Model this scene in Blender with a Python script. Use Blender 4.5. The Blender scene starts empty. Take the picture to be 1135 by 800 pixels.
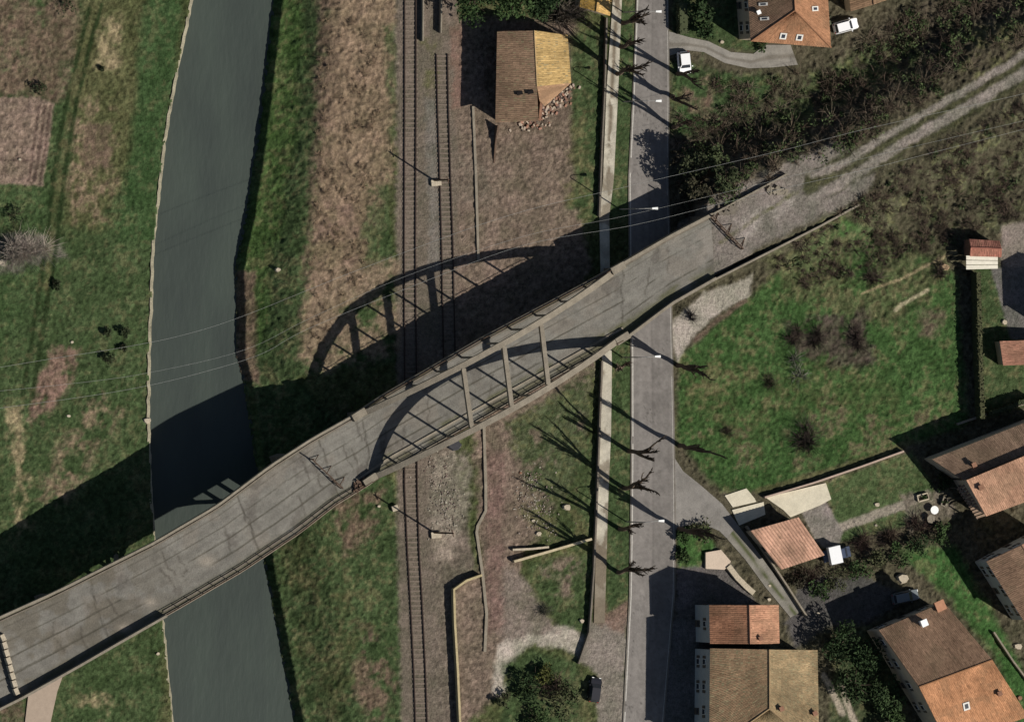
import bpy, math, random
import numpy as np
from mathutils import Vector
R = math.radians
random.seed(7); np.random.seed(7)
S = bpy.context.scene
C = S.collection

# ------------------------------------------------------------------ camera, sky, sun, exposure
TILT = R(18.0); DIST = 2000.0; MPP = 0.13            # metres per photo pixel on the ground
K = MPP / DIST
cam_d = bpy.data.cameras.new('camera'); cam = bpy.data.objects.new('camera', cam_d); C.objects.link(cam)
cam_d.sensor_width = 36.0; cam_d.lens = 36.0 / (1135 * K)
cam_d.clip_start = 10; cam_d.clip_end = 6000
cam.location = (-DIST * math.sin(TILT), 0, DIST * math.cos(TILT)); cam.rotation_euler = (0, -TILT, 0)
S.camera = cam
SUN_DIR = Vector((0.994, -0.60, 1.0)).normalized()   # towards the sun
w = bpy.data.worlds.new('World'); S.world = w; w.use_nodes = True
nt = w.node_tree; bg = nt.nodes['Background']
sky = nt.nodes.new('ShaderNodeTexSky'); sky.sky_type = 'NISHITA'; sky.sun_disc = False
sky.sun_elevation = math.asin(SUN_DIR.z); sky.sun_rotation = math.atan2(SUN_DIR.x, SUN_DIR.y)
nt.links.new(sky.outputs[0], bg.inputs[0]); bg.inputs[1].default_value = 0.05
sl = bpy.data.lights.new('sun', 'SUN'); sl.energy = 5.0; sl.angle = R(0.5); sl.color = (1.0, 0.95, 0.87)
so = bpy.data.objects.new('sun', sl); C.objects.link(so); so.rotation_euler = SUN_DIR.to_track_quat('Z', 'Y').to_euler()
so.location = (60, -40, 80)
S.view_settings.view_transform = 'Standard'; S.view_settings.look = 'None'
S.view_settings.exposure = 0.12; S.view_settings.gamma = 1.0; S.view_settings.use_curve_mapping = False

# ------------------------------------------------------------------ photo pixel <-> world
ct, st = math.cos(TILT), math.sin(TILT)
CX, CY, CZ = cam.location
def U(px, py, z=0.0):
    a = (px - 567.5) * K; b = -(py - 400) * K
    dx, dy, dz = a * ct + st, b, a * st - ct
    t = (z - CZ) / dz
    return Vector((CX + t * dx, CY + t * dy, z))
def project(x, y, z):
    X, Y, Z = x - CX, y - CY, z - CZ
    a = X * ct + Z * st; f = X * st - Z * ct
    return 567.5 + a / f / K, 400 - Y / f / K

# ------------------------------------------------------------------ materials
MATS = {}
def mat(name, col=None, rough=0.9, var=0.25, scale=2.0, bump=0.15, bscale=6.0, spec=0.15, metal=0.0, fine=9.0):
    """col None: reads the colour attribute «Col» of the mesh"""
    if name in MATS: return MATS[name]
    m = bpy.data.materials.new(name); m.use_nodes = True; n = m.node_tree; L = n.links
    b = n.nodes['Principled BSDF']
    b.inputs['Roughness'].default_value = rough; b.inputs['Metallic'].default_value = metal
    b.inputs['Specular IOR Level'].default_value = spec
    tc = n.nodes.new('ShaderNodeNewGeometry')
    def noise(s, d=4.0):
        t = n.nodes.new('ShaderNodeTexNoise'); t.inputs['Scale'].default_value = s; t.inputs['Detail'].default_value = d
        t.inputs['Roughness'].default_value = 0.62
        L.new(tc.outputs['Position'], t.inputs['Vector']); return t
    n1, n2 = noise(scale), noise(fine, 2.0)
    add = n.nodes.new('ShaderNodeMath'); add.operation = 'ADD'
    L.new(n1.outputs['Fac'], add.inputs[0]); L.new(n2.outputs['Fac'], add.inputs[1])
    mr = n.nodes.new('ShaderNodeMapRange'); mr.inputs[1].default_value = 0.65; mr.inputs[2].default_value = 1.35
    mr.inputs[3].default_value = 1 - var; mr.inputs[4].default_value = 1 + var
    L.new(add.outputs[0], mr.inputs[0])
    mul = n.nodes.new('ShaderNodeVectorMath'); mul.operation = 'SCALE'
    L.new(mr.outputs[0], mul.inputs['Scale'])
    if col is None:
        at = n.nodes.new('ShaderNodeAttribute'); at.attribute_name = 'Col'; L.new(at.outputs['Color'], mul.inputs[0])
    else:
        mul.inputs[0].default_value = col
    L.new(mul.outputs[0], b.inputs['Base Color'])
    if bump:
        bn = n.nodes.new('ShaderNodeBump'); bn.inputs['Strength'].default_value = bump; bn.inputs['Distance'].default_value = 0.2
        n3 = noise(bscale, 5.0); L.new(n3.outputs['Fac'], bn.inputs['Height']); L.new(bn.outputs[0], b.inputs['Normal'])
    MATS[name] = m; return m
M_GROUND = mat('ground_cover', None, 1.0, 0.45, 1.7, 1.0, 2.2, 0.0, fine=4.5)
M_LEAF = mat('foliage', None, 0.9, 0.25, 1.5, 0, spec=0.1)
M_BARK = mat('bark', (0.115, 0.088, 0.066), 0.95, 0.3, 3.0, 0, spec=0.05)
M_BARKP = mat('pale_bark', (0.42, 0.36, 0.30), 0.95, 0.3, 3.0, 0, spec=0.05)
M_ROOF = mat('clay_tiles', None, 0.95, 0.22, 0.8, 0.2, 4.0, 0.05, fine=5.0)
M_DECK = mat('old_asphalt', None, 0.95, 0.2, 0.7, 0.35, 5.0, 0.05, fine=4.0)
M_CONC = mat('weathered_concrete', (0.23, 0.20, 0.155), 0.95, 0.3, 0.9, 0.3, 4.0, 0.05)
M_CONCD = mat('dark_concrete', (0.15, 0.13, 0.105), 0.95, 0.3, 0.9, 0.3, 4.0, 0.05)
M_ROAD = mat('road_asphalt', None, 0.9, 0.14, 0.5, 0.2, 8.0, 0.05, fine=3.0)
M_PAINT = mat('road_paint', (0.42, 0.40, 0.36), 0.9, 0.35, 2.0, 0, spec=0.05)
M_PAVE = mat('footpath_concrete', None, 0.95, 0.25, 0.8, 0.3, 4.0, 0.05)
M_RAIL = mat('rusty_rail', (0.045, 0.032, 0.027), 0.9, 0.3, 2.0, 0, spec=0.1)
M_SLEEP = mat('sleeper_concrete', (0.165, 0.132, 0.105), 0.95, 0.3, 2.0, 0.2, 5.0, 0.05)
M_WHITEC = mat('pale_stone', (0.42, 0.36, 0.27), 0.9, 0.3, 1.5, 0.3, 4.0, 0.1)
M_CREAM = mat('cream_kerb', (0.40, 0.33, 0.19), 0.9, 0.3, 1.2, 0.2, 4.0, 0.1)
M_STEEL = mat('galvanised_steel', (0.24, 0.235, 0.22), 0.55, 0.2, 3.0, 0, spec=0.4)
M_RUST = mat('rusty_steel', (0.10, 0.065, 0.045), 0.85, 0.4, 3.0, 0.2, spec=0.2)
M_WIRE = mat('wire_metal', (0.3, 0.3, 0.28), 0.6, 0.1, 3.0, 0, spec=0.3)
M_LAMP = mat('lamp_white', (0.85, 0.85, 0.82), 0.5, 0.05, 2.0, 0, spec=0.3)
M_PLASTER = mat('grey_plaster', (0.36, 0.38, 0.37), 0.9, 0.15, 0.8, 0.1, spec=0.1)
M_PLASTERW = mat('warm_plaster', (0.42, 0.35, 0.26), 0.9, 0.2, 0.8, 0.1, spec=0.1)
M_BRICK = mat('old_brick', (0.24, 0.13, 0.085), 0.95, 0.35, 1.5, 0.3, spec=0.05)
M_GLASS = mat('dark_glass', (0.03, 0.035, 0.045), 0.15, 0.1, 2.0, 0, spec=0.5)
M_FRAME = mat('white_frame', (0.6, 0.58, 0.53), 0.7, 0.1, 2.0, 0, spec=0.2)
M_SHUT = mat('dark_shutter', (0.09, 0.075, 0.06), 0.8, 0.2, 2.0, 0, spec=0.2)
M_TYRE = mat('tyre_rubber', (0.02, 0.02, 0.02), 0.9, 0.1, 2.0, 0, spec=0.2)
M_RIM = mat('wheel_rim', (0.45, 0.45, 0.46), 0.4, 0.1, 2.0, 0, spec=0.5, metal=0.6)
M_WOOD = mat('pale_timber', (0.45, 0.38, 0.25), 0.9, 0.3, 2.0, 0.2, spec=0.1)
M_WPAINT = mat('white_sheet', (0.62, 0.58, 0.48), 0.8, 0.15, 2.0, 0.1, spec=0.2)
M_STUFFC = mat('rubble_mix', None, 0.95, 0.3, 3.0, 0.2, spec=0.05)
def carpaint(name, c): return mat('car_paint_' + name, c, 0.3, 0.04, 2.0, 0, spec=0.5)

# ------------------------------------------------------------------ mesh builder
ORG = {}
def tag(o, label=None, cat=None, group=None, kind=None):
    if label: o['label'] = label
    if cat: o['category'] = cat
    if group: o['group'] = group
    if kind: o['kind'] = kind
    return o
def thing(name, loc, label, cat, group=None):
    o = bpy.data.objects.new(name, None); C.objects.link(o); o.location = loc; o.empty_display_size = 0.5
    ORG[o.name] = Vector(loc); return tag(o, label, cat, group)
class MB:
    def __init__(s): s.v = []; s.f = []; s.c = []
    def add(s, vs, fs, col=None):
        n = len(s.v); s.v += [tuple(p) for p in vs]
        for q in fs: s.f.append([n + i for i in q]); s.c.append(col)
    def hexa(s, b, t, col=None):
        s.add(list(b) + list(t), [(3, 2, 1, 0), (4, 5, 6, 7), (0, 1, 5, 4), (1, 2, 6, 5), (2, 3, 7, 6), (3, 0, 4, 7)], col)
    def box(s, c, size, rz=0.0, col=None):
        cx, cy, cz = c; hx, hy, hz = size[0] / 2, size[1] / 2, size[2] / 2
        ca, sa = math.cos(rz), math.sin(rz)
        P = lambda x, y, z: (cx + x * ca - y * sa, cy + x * sa + y * ca, cz + z)
        s.hexa([P(-hx, -hy, -hz), P(hx, -hy, -hz), P(hx, hy, -hz), P(-hx, hy, -hz)],
               [P(-hx, -hy, hz), P(hx, -hy, hz), P(hx, hy, hz), P(-hx, hy, hz)], col)
    def prism(s, poly, z0, z1, col=None):
        n = len(poly); P = [(p[0], p[1]) for p in poly]
        if sum(P[i][0] * P[(i + 1) % n][1] - P[(i + 1) % n][0] * P[i][1] for i in range(n)) < 0: P = P[::-1]
        s.add([(x, y, z0) for x, y in P] + [(x, y, z1) for x, y in P],
              [tuple(range(n))[::-1], tuple(range(n, 2 * n))] + [(i, (i + 1) % n, n + (i + 1) % n, n + i) for i in range(n)], col)
    def tube(s, pts, rad, n=5, col=None, cap=True):
        pts = [Vector(p) for p in pts]; k = len(pts)
        if not hasattr(rad, '__len__'): rad = [rad] * k
        vs = []
        for i, p in enumerate(pts):
            d = (pts[min(i + 1, k - 1)] - pts[max(i - 1, 0)]).normalized()
            a = d.cross(Vector((0, 0, 1))) if abs(d.z) < 0.9 else d.cross(Vector((1, 0, 0)))
            a.normalize(); b = d.cross(a)
            for j in range(n):
                an = 2 * math.pi * j / n; vs.append(p + (a * math.cos(an) + b * math.sin(an)) * rad[i])
        fs = [(i * n + j, i * n + (j + 1) % n, (i + 1) * n + (j + 1) % n, (i + 1) * n + j) for i in range(k - 1) for j in range(n)]
        if cap: fs += [tuple(range(n))[::-1], tuple(range((k - 1) * n, k * n))]
        s.add(vs, fs, col)
    def wallrun(s, pts, th, h, base=None, col=None):
        """a wall along a polyline of ground points, thickness th, height h above each point, base metres below"""
        pts = [Vector(p) for p in pts]; k = len(pts); bs = 0.4 if base is None else base
        L_, R_ = [], []
        for i, p in enumerate(pts):
            d = (pts[min(i + 1, k - 1)] - pts[max(i - 1, 0)]); d.z = 0; d.normalize()
            nn = Vector((-d.y, d.x, 0)) * th / 2; L_.append(p + nn); R_.append(p - nn)
        hh = h if hasattr(h, '__len__') else [h] * k
        vs = []
        for i in range(k):
            zb = Vector((0, 0, -bs)); zt = Vector((0, 0, hh[i]))
            vs += [L_[i] + zb, R_[i] + zb, R_[i] + zt, L_[i] + zt]
        fs = [(0, 1, 2, 3), ((k - 1) * 4 + 3, (k - 1) * 4 + 2, (k - 1) * 4 + 1, (k - 1) * 4)]
        for i in range(k - 1):
            a, b = i * 4, i * 4 + 4
            for q in range(4): fs.append((a + q, b + q, b + (q + 1) % 4, a + (q + 1) % 4))
        s.add(vs, fs, col)
    def build(s, name, m, parent=None, label=None, cat=None, group=None, kind=None, smooth=False):
        vs = np.array(s.v, dtype=float).reshape(-1, 3)
        if parent is not None: org = ORG[parent.name]
        elif kind == 'structure' or len(vs) == 0: org = Vector((0, 0, 0))
        else: org = Vector(((vs[:, 0].min() + vs[:, 0].max()) / 2, (vs[:, 1].min() + vs[:, 1].max()) / 2, vs[:, 2].min()))
        me = bpy.data.meshes.new(name); me.from_pydata((vs - np.array(org)).tolist(), [], s.f); me.materials.append(m)
        if any(c is not None for c in s.c):
            at = me.color_attributes.new('Col', 'FLOAT_COLOR', 'CORNER')
            tot = np.array([len(f) for f in s.f]); arr = np.array([(c or (0.2, 0.2, 0.2)) for c in s.c], dtype=np.float32)
            arr = np.concatenate([arr, np.ones((len(arr), 1), np.float32)], 1)
            at.data.foreach_set('color', np.repeat(arr, tot, axis=0).ravel())
        if smooth: me.polygons.foreach_set('use_smooth', [True] * len(me.polygons))
        me.update(); o = bpy.data.objects.new(name, me); C.objects.link(o)
        if parent is not None: o.parent = parent; ORG[o.name] = org
        else: o.location = org; ORG[o.name] = org
        # a child part sits at its thing's origin, a sub-part at its part's
        return tag(o, label, cat, group, kind)
def jit(c, a=0.15):
    k = 1 + random.uniform(-a, a); return (c[0] * k, c[1] * k * (1 + random.uniform(-a, a) * 0.2), c[2] * k)

# ------------------------------------------------------------------ noise and distances (numpy)
def vnoise(x, y, scale, seed, octv=4):
    rs = np.random.RandomState(seed); lat = rs.rand(256, 256); out = np.zeros_like(x); amp, tot = 1.0, 0.0
    f = scale
    for _ in range(octv):
        X, Y = x * f + 37.3, y * f + 91.7; xi, yi = np.floor(X).astype(int), np.floor(Y).astype(int)
        fx, fy = X - xi, Y - yi; fx = fx * fx * (3 - 2 * fx); fy = fy * fy * (3 - 2 * fy)
        a = lat[xi % 256, yi % 256]; b = lat[(xi + 1) % 256, yi % 256]; c = lat[xi % 256, (yi + 1) % 256]; d = lat[(xi + 1) % 256, (yi + 1) % 256]
        out += amp * ((a * (1 - fx) + b * fx) * (1 - fy) + (c * (1 - fx) + d * fx) * fy)
        tot += amp; amp *= 0.55; f *= 2.1
    return out / tot
def dist_line(x, y, pts):
    best = np.full(x.shape, 1e9); tt = np.zeros(x.shape); acc = 0.0
    for (x0, y0), (x1, y1) in zip(pts[:-1], pts[1:]):
        dx, dy = x1 - x0, y1 - y0; l2 = dx * dx + dy * dy + 1e-9; l = math.sqrt(l2)
        t = np.clip(((x - x0) * dx + (y - y0) * dy) / l2, 0, 1)
        d = np.hypot(x - x0 - t * dx, y - y0 - t * dy); m = d < best
        best = np.where(m, d, best); tt = np.where(m, acc + t * l, tt); acc += l
    return best, tt
def sd_poly(x, y, poly):
    d, _ = dist_line(x, y, list(poly) + [poly[0]]); ins = np.zeros(x.shape, bool); n = len(poly)
    for i in range(n):
        x0, y0 = poly[i]; x1, y1 = poly[(i + 1) % n]
        if y0 == y1: continue
        ins ^= ((y0 > y) != (y1 > y)) & (x < (x1 - x0) * (y - y0) / (y1 - y0) + x0)
    return np.where(ins, -d, d)
def sstep(a, b, x):
    t = np.clip((x - a) / (b - a), 0, 1); return t * t * (3 - 2 * t)

# ------------------------------------------------------------------ terrain
ROAD_L = [(712, -150), (705, 0), (701, 100), (696, 200), (697, 300), (699, 400), (699, 500), (698, 600), (697, 660), (690, 800), (680, 950)]
ROAD_R = [(741, -150), (741, 0), (742, 100), (741, 200), (744, 300), (746, 400), (748, 500), (749, 600), (748, 660), (736, 800), (725, 950)]
PAVE_L = [(688, -150), (679, 0), (672, 100), (668, 200), (664, 240), (666, 330), (667, 405), (665, 480), (662, 550), (660, 620), (658, 690)]
PAVE_R = [(698, -150), (689, 0), (685, 100), (680, 200), (675, 240), (676, 330), (678, 405), (677, 480), (674, 550), (672, 620), (670, 690)]
WATER = -3.7; WEST = -2.4
LEFT_PX = [(236, -90), (213, 0), (205, 40), (193, 100), (183, 160), (176, 220), (170, 280), (168, 340), (166, 400), (165, 470), (168, 540), (173, 620), (182, 700), (192, 800), (206, 900)]
RIGHT_PX = [(318, -90), (306, 0), (299, 60), (292, 120), (284, 180), (275, 240), (269, 268), (263, 300), (265, 350), (264, 392), (272, 420), (284, 500), (293, 580), (297, 632), (305, 670), (316, 730), (329, 800), (348, 900)]
LW = np.array([U(a, b, WEST)[:2] for a, b in LEFT_PX]); RW = np.array([U(a, b, WATER)[:2] for a, b in RIGHT_PX])
def xl(y): return np.interp(y, LW[::-1, 1], LW[::-1, 0])
def xr(y): return np.interp(y, RW[::-1, 1], RW[::-1, 0])
EMB_PX = [(772, 274), (830, 240), (880, 216), (930, 194), (1000, 153), (1070, 113), (1135, 76), (1300, -15)]
EMB = [tuple(U(a, b, 5.3)[:2]) for a, b in EMB_PX]
XA = U(776, 300, 3.0).x
def hbase(x, y):
    x = np.asarray(x, float); y = np.asarray(y, float)
    a, b = xl(y), xr(y); dl, dr = x - a, x - b
    z = np.where(dl < 0, WEST + sstep(8, 45, -dl) * 0.4, WATER - 1.5)
    bank = WATER + 0.05 + 1.25 * sstep(-0.1, 0.7, dr) + 2.4 * sstep(0.5, 9.0, dr)
    z = np.where(dr > -0.5, bank, z)
    d, t = dist_line(x, y, EMB)
    # which side: positive south
    south = (y < np.interp(x, [p[0] for p in EMB], [p[1] for p in EMB]))
    wid = np.where(south, 2.2 + 6.5 * sstep(3, 18, t), 7.5)
    top = 5.35 - 1.6 * sstep(10, 60, t)
    flat = 4.7 - 0.8 * sstep(8, 25, t)
    e = top * (1 - sstep(0, 1, (d - flat) / wid))
    e = np.where(x < XA, 0, e)
    return np.where((dr > 5) & (e > 0.02), np.maximum(z, e), z)
def G(px, py, dz=0.0):
    z = 0.0
    for _ in range(6):
        p = U(px, py, z); z = float(hbase(p.x, p.y))
    p = U(px, py, z); p.z = z + dz; return p
def axis(a, b, step, far):
    core = list(np.arange(a, b, step)); out = []; s = step; v = b
    while v < far: out.append(v); s *= 1.5; v += s
    neg = []; s = step; v = a - step
    while v > -far: neg.append(v); s *= 1.5; v -= s
    return np.array(neg[::-1] + core + out)
GX = axis(-80, 81, 0.2, 700); GY = axis(-55, 55, 0.2, 700)
X, Y = np.meshgrid(GX, GY, indexing='ij'); H = hbase(X, Y)
PX, PY = project(X, Y, H)
nA = vnoise(X, Y, 0.35, 1) - 0.5; nB = vnoise(X, Y, 0.33, 2) - 0.5
nL = vnoise(X, Y, 0.09, 3); nM = vnoise(X, Y, 0.45, 4); nF = vnoise(X, Y, 1.6, 5); nS = vnoise(X, Y, 0.16, 8)
COL = np.zeros(X.shape + (4,)); COL[...] = (0.06, 0.07, 0.03, 0.10)
GRN = (0.048, 0.070, 0.030); LUSH = (0.040, 0.070, 0.027); OLIVE = (0.085, 0.085, 0.040); DRY = (0.178, 0.131, 0.088); BROWN = (0.125, 0.090, 0.064)
STRAW = (0.22, 0.18, 0.105); DIRT = (0.148, 0.113, 0.086); GRAVEL = (0.29, 0.255, 0.21); BALL = (0.135, 0.111, 0.087); SCRUB = (0.072, 0.064, 0.042); PINK = (0.190, 0.140, 0.108)
def window(pts, pad):
    xs = [p[0] for p in pts]; ys = [p[1] for p in pts]
    m = (PX > min(xs) - pad) & (PX < max(xs) + pad) & (PY > min(ys) - pad) & (PY < max(ys) + pad)
    r = np.where(m.any(1))[0]; c = np.where(m.any(0))[0]
    return (slice(r[0], r[-1] + 1), slice(c[0], c[-1] + 1)) if len(r) else None
def paint(sl, m, col, rough, mod):
    if mod is not None: m = m * mod[sl]
    m = np.clip(m + (nF[sl] - 0.5) * 6.0 * m * (1 - m), 0, 1)
    m = m[..., None]; COL[sl] = COL[sl] * (1 - m) + np.array(tuple(col) + (rough,)) * m
def zone(poly, col, rough=0.08, soft=6, wob=18, op=1.0, mod=None):
    sl = window(poly, wob + soft + 4)
    if sl is None: return
    x, y = PX[sl] + nA[sl] * wob, PY[sl] + nB[sl] * wob
    paint(sl, (1 - sstep(-soft, soft, sd_poly(x, y, poly))) * op, col, rough, mod)
def stroke(pts, wid, col, rough=0.03, soft=2, wob=5, op=1.0, mod=None):
    sl = window(pts, wob + soft + wid + 4)
    if sl is None: return
    x, y = PX[sl] + nA[sl] * wob, PY[sl] + nB[sl] * wob
    d, _ = dist_line(x, y, pts); paint(sl, (1 - sstep(wid - soft, wid + soft, d)) * op, col, rough, mod)
patch = lambda n, a, b: sstep(a, b, n)
# west field
zone([(-400, -300), (225, -300), (190, 120), (170, 400), (190, 1100), (-400, 1100)], GRN, 0.08)
zone([(-400, -60), (85, -60), (95, 60), (75, 100), (60, 110), (-400, 110)], BROWN, 0.10, 14, 25, 0.85, patch(nS, 0.25, 0.6))
zone([(100, -40), (165, -40), (150, 150), (120, 250), (60, 260), (80, 130)], OLIVE, 0.10, 12, 25, 0.9)
zone([(112, 20), (135, 20), (128, 80), (105, 75)], STRAW, 0.08, 6, 12, 0.8, patch(nM, 0.3, 0.6))
zone([(70, 110), (130, 120), (120, 250), (70, 250)], DRY, 0.08, 10, 20, 0.65, patch(nM, 0.4, 0.65))
zone([(90, 140), (125, 135), (120, 185), (92, 190)], BROWN, 0.05, 5, 8, 0.8)
zone([(168, -40), (208, -40), (186, 140), (172, 270), (128, 270), (150, 110)], LUSH, 0.05, 6, 8, 0.9)
zone([(-60, 210), (70, 210), (60, 330), (0, 380), (-60, 380)], LUSH, 0.08, 10, 20, 0.5)
zone([(60, 380), (88, 385), (78, 430), (45, 470), (30, 465), (42, 420)], (0.17, 0.11, 0.085), 0.10, 5, 14, 0.9, patch(nM, 0.25, 0.5))
zone([(100, 450), (135, 420), (140, 440), (70, 560), (45, 560), (60, 500)], DRY, 0.08, 8, 22, 0.6, patch(nM, 0.4, 0.6))
zone([(5, 450), (22, 450), (36, 575), (20, 590)], STRAW, 0.08, 5, 12, 0.75, patch(nM, 0.35, 0.6))
zone([(-60, 265), (60, 260), (75, 285), (20, 300), (-60, 300)], (0.15, 0.13, 0.11), 0.06, 6, 14, 0.6)
zone([(62, 720), (130, 700), (140, 820), (55, 840)], GRN, 0.06, 6, 10, 0.7)
zone([(90, 740), (130, 760), (120, 810), (80, 810)], STRAW, 0.06, 6, 20, 0.5, patch(nM, 0.45, 0.65))
stroke([(-40, 690), (10, 780), (40, 900)], 14, BROWN, 0.05, 4, 8, 0.6)
for off in (-5.5, 5.5):
    stroke([(115 + off, -30), (95 + off, 50), (80 + off, 110), (67 + off, 180), (58 + off, 260), (45 + off, 350), (30 + off, 440)], 2.6, (0.022, 0.034, 0.014), 0.02, 1.6, 3, 0.95)
stroke([(115, -30), (95, 50), (80, 110), (67, 180), (58, 260), (50, 320)], 3, OLIVE, 0.06, 2, 3, 0.6)
zone([(-90, 108), (42, 108), (60, 115), (48, 206), (-90, 200)], PINK, 0.09, 2, 3)
for off in (0, 6, 13): stroke([(56 - off, 118), (45 - off, 200)], 1.6, (0.09, 0.062, 0.050), 0.03, 1.2, 2, 0.8)
stroke([(-60, 176), (38, 178)], 1.2, (0.09, 0.062, 0.050), 0.03, 1, 2, 0.7)
# east bank slope
zone([(300, -60), (420, -60), (440, 400), (330, 420), (440, 540), (450, 900), (330, 900), (285, 560), (262, 420), (262, 300)], GRN, 0.10, 4, 8)
zone([(300, -60), (338, -60), (330, 150), (300, 300), (290, 390), (262, 390), (262, 300), (285, 200)], (0.050, 0.085, 0.026), 0.09, 8, 14, 0.8)
zone([(364, -60), (442, -60), (440, 110), (425, 250), (400, 310), (350, 400), (330, 400), (345, 250), (352, 140)], DRY, 0.11, 10, 18)
zone([(352, -40), (378, -40), (372, 120), (358, 200), (350, 320), (338, 320), (345, 180)], BROWN, 0.10, 8, 14, 0.75, patch(nM, 0.3, 0.55))
zone([(345, 220), (410, 230), (400, 310), (350, 390)], (0.15, 0.105, 0.078), 0.08, 8, 18, 0.7, patch(nM, 0.35, 0.6))
zone([(425, 30), (446, 30), (446, 160), (430, 150)], GRN, 0.08, 5, 10, 0.8, patch(nM, 0.3, 0.5))
zone([(405, 205), (432, 210), (435, 320), (400, 320)], GRN, 0.08, 5, 12, 0.8, patch(nM, 0.3, 0.5))
zone([(260, 300), (282, 300), (286, 425), (264, 420)], BROWN, 0.10, 4, 8, 0.9)
zone([(362, 545), (425, 545), (415, 590), (380, 610)], BROWN, 0.10, 8, 18, 0.9, patch(nM, 0.25, 0.55))
zone([(395, 690), (430, 700), (440, 760), (415, 810), (390, 760)], BROWN, 0.10, 8, 18, 0.9, patch(nM, 0.3, 0.55))
zone([(310, 600), (370, 600), (420, 700), (370, 800), (330, 760)], OLIVE, 0.10, 10, 24, 0.5, patch(nS, 0.4, 0.6))
# railway corridor
zone([(438, -60), (508, -60), (512, 300), (505, 520), (528, 640), (500, 900), (446, 900), (440, 560)], BALL, 0.05, 4, 5)
zone([(480, 505), (522, 500), (520, 560), (500, 605), (478, 590)], (0.19, 0.165, 0.13), 0.05, 6, 12, 0.8)
zone([(480, 590), (505, 588), (502, 618), (482, 620)], (0.23, 0.19, 0.15), 0.04, 4, 6, 0.9)
zone([(464, 45), (488, 45), (484, 110), (468, 110)], OLIVE, 0.04, 6, 8, 0.6, patch(nM, 0.3, 0.6))
zone([(470, 110), (484, 110), (490, 300), (476, 300)], (0.15, 0.135, 0.115), 0.04, 4, 4, 0.8)
zone([(505, 20), (640, 20), (636, 140), (640, 210), (600, 270), (505, 300)], DIRT, 0.07, 6, 10)
zone([(505, 170), (545, 180), (550, 300), (500, 300)], (0.12, 0.10, 0.075), 0.05, 8, 12, 0.7)
zone([(500, 30), (515, 30), (512, 120), (500, 120)], (0.18, 0.115, 0.09), 0.05, 4, 6, 0.8)
zone([(525, 440), (660, 400), (640, 520), (580, 620), (560, 760), (505, 810), (505, 650), (530, 630)], DIRT, 0.06, 6, 14)
zone([(632, 40), (668, 30), (664, 240), (610, 270), (640, 200), (634, 130)], GRN, 0.07, 5, 8, 0.95)
zone([(634, 120), (664, 120), (655, 250), (620, 260)], OLIVE, 0.07, 6, 12, 0.6, patch(nM, 0.4, 0.6))
zone([(560, 470), (655, 410), (658, 600), (640, 610), (600, 600), (590, 540)], GRN, 0.07, 8, 16, 0.9, patch(nM, 0.2, 0.5))
zone([(575, 560), (640, 540), (650, 600), (590, 590)], OLIVE, 0.07, 8, 18, 0.8, patch(nM, 0.35, 0.55))
zone([(585, 625), (655, 612), (650, 700), (625, 700), (590, 650)], GRN, 0.07, 6, 12, 0.9)
zone([(600, 620), (650, 615), (648, 660), (615, 665)], DIRT, 0.06, 6, 16, 0.7, patch(nM, 0.45, 0.65))
stroke([(556, 760), (562, 722), (588, 702), (630, 706), (660, 728), (690, 720)], 11, (0.34, 0.30, 0.25), 0.02, 4, 6, 0.95)
zone([(655, 690), (695, 680), (690, 830), (665, 830), (660, 745), (640, 730)], (0.19, 0.165, 0.14), 0.02, 4, 6, 0.95)
zone([(555, 620), (580, 640), (620, 700), (570, 710), (550, 700)], (0.17, 0.14, 0.115), 0.03, 6, 10, 0.9)
zone([(560, 735), (600, 718), (640, 735), (648, 830), (555, 830)], GRN, 0.07, 6, 12)
zone([(536, 500), (560, 500), (556, 700), (540, 700)], (0.15, 0.10, 0.082), 0.05, 6, 8, 0.8)
zone([(655, 670), (698, 660), (694, 705), (660, 690)], (0.15, 0.105, 0.08), 0.04, 5, 8, 0.9)
zone([(505, 230), (640, 230), (655, 300), (610, 345), (505, 430)], DIRT, 0.06, 6, 12)
zone([(350, 300), (442, 290), (442, 385), (400, 405), (340, 415)], (0.18, 0.135, 0.092), 0.06, 8, 16, 0.9, patch(nM, 0.2, 0.5))
# verges of the main road
zone([(678, -40), (706, -40), (698, 240), (672, 250)], GRN, 0.05, 3, 3)
zone([(676, 370), (702, 370), (702, 660), (672, 680)], GRN, 0.06, 3, 4)
zone([(740, -40), (1200, -60), (1200, 900), (735, 900)], SCRUB, 0.16, 3, 4)
# garden of the upper house and the slope
zone([(742, 70), (810, 80), (865, 85), (840, 120), (800, 150), (745, 155)], LUSH, 0.08, 6, 12, 0.9)
zone([(775, 70), (785, 50), (830, 30), (850, 60), (780, 50)], GRN, 0.05, 5, 6)
zone([(745, -20), (830, -20), (830, 45), (790, 45), (745, 45)], GRN, 0.07, 5, 8)
zone([(755, 95), (790, 80), (790, 130), (760, 130)], BROWN, 0.10, 6, 14, 0.7, patch(nM, 0.4, 0.6))
# scrub on the embankment
zone([(745, 160), (860, 100), (1135, -60), (1200, -60), (1200, 60), (880, 205), (780, 240), (745, 240)], (0.075, 0.062, 0.045), 0.25, 8, 20, 0.8, patch(nS, 0.35, 0.6))
zone([(850, 100), (1000, 40), (1020, 70), (860, 150)], (0.055, 0.080, 0.032), 0.2, 8, 20, 0.8, patch(nM, 0.35, 0.5))
zone([(1050, 30), (1140, 20), (1140, 60), (1040, 110)], OLIVE, 0.18, 8, 20, 0.7, patch(nM, 0.35, 0.6))
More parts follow.
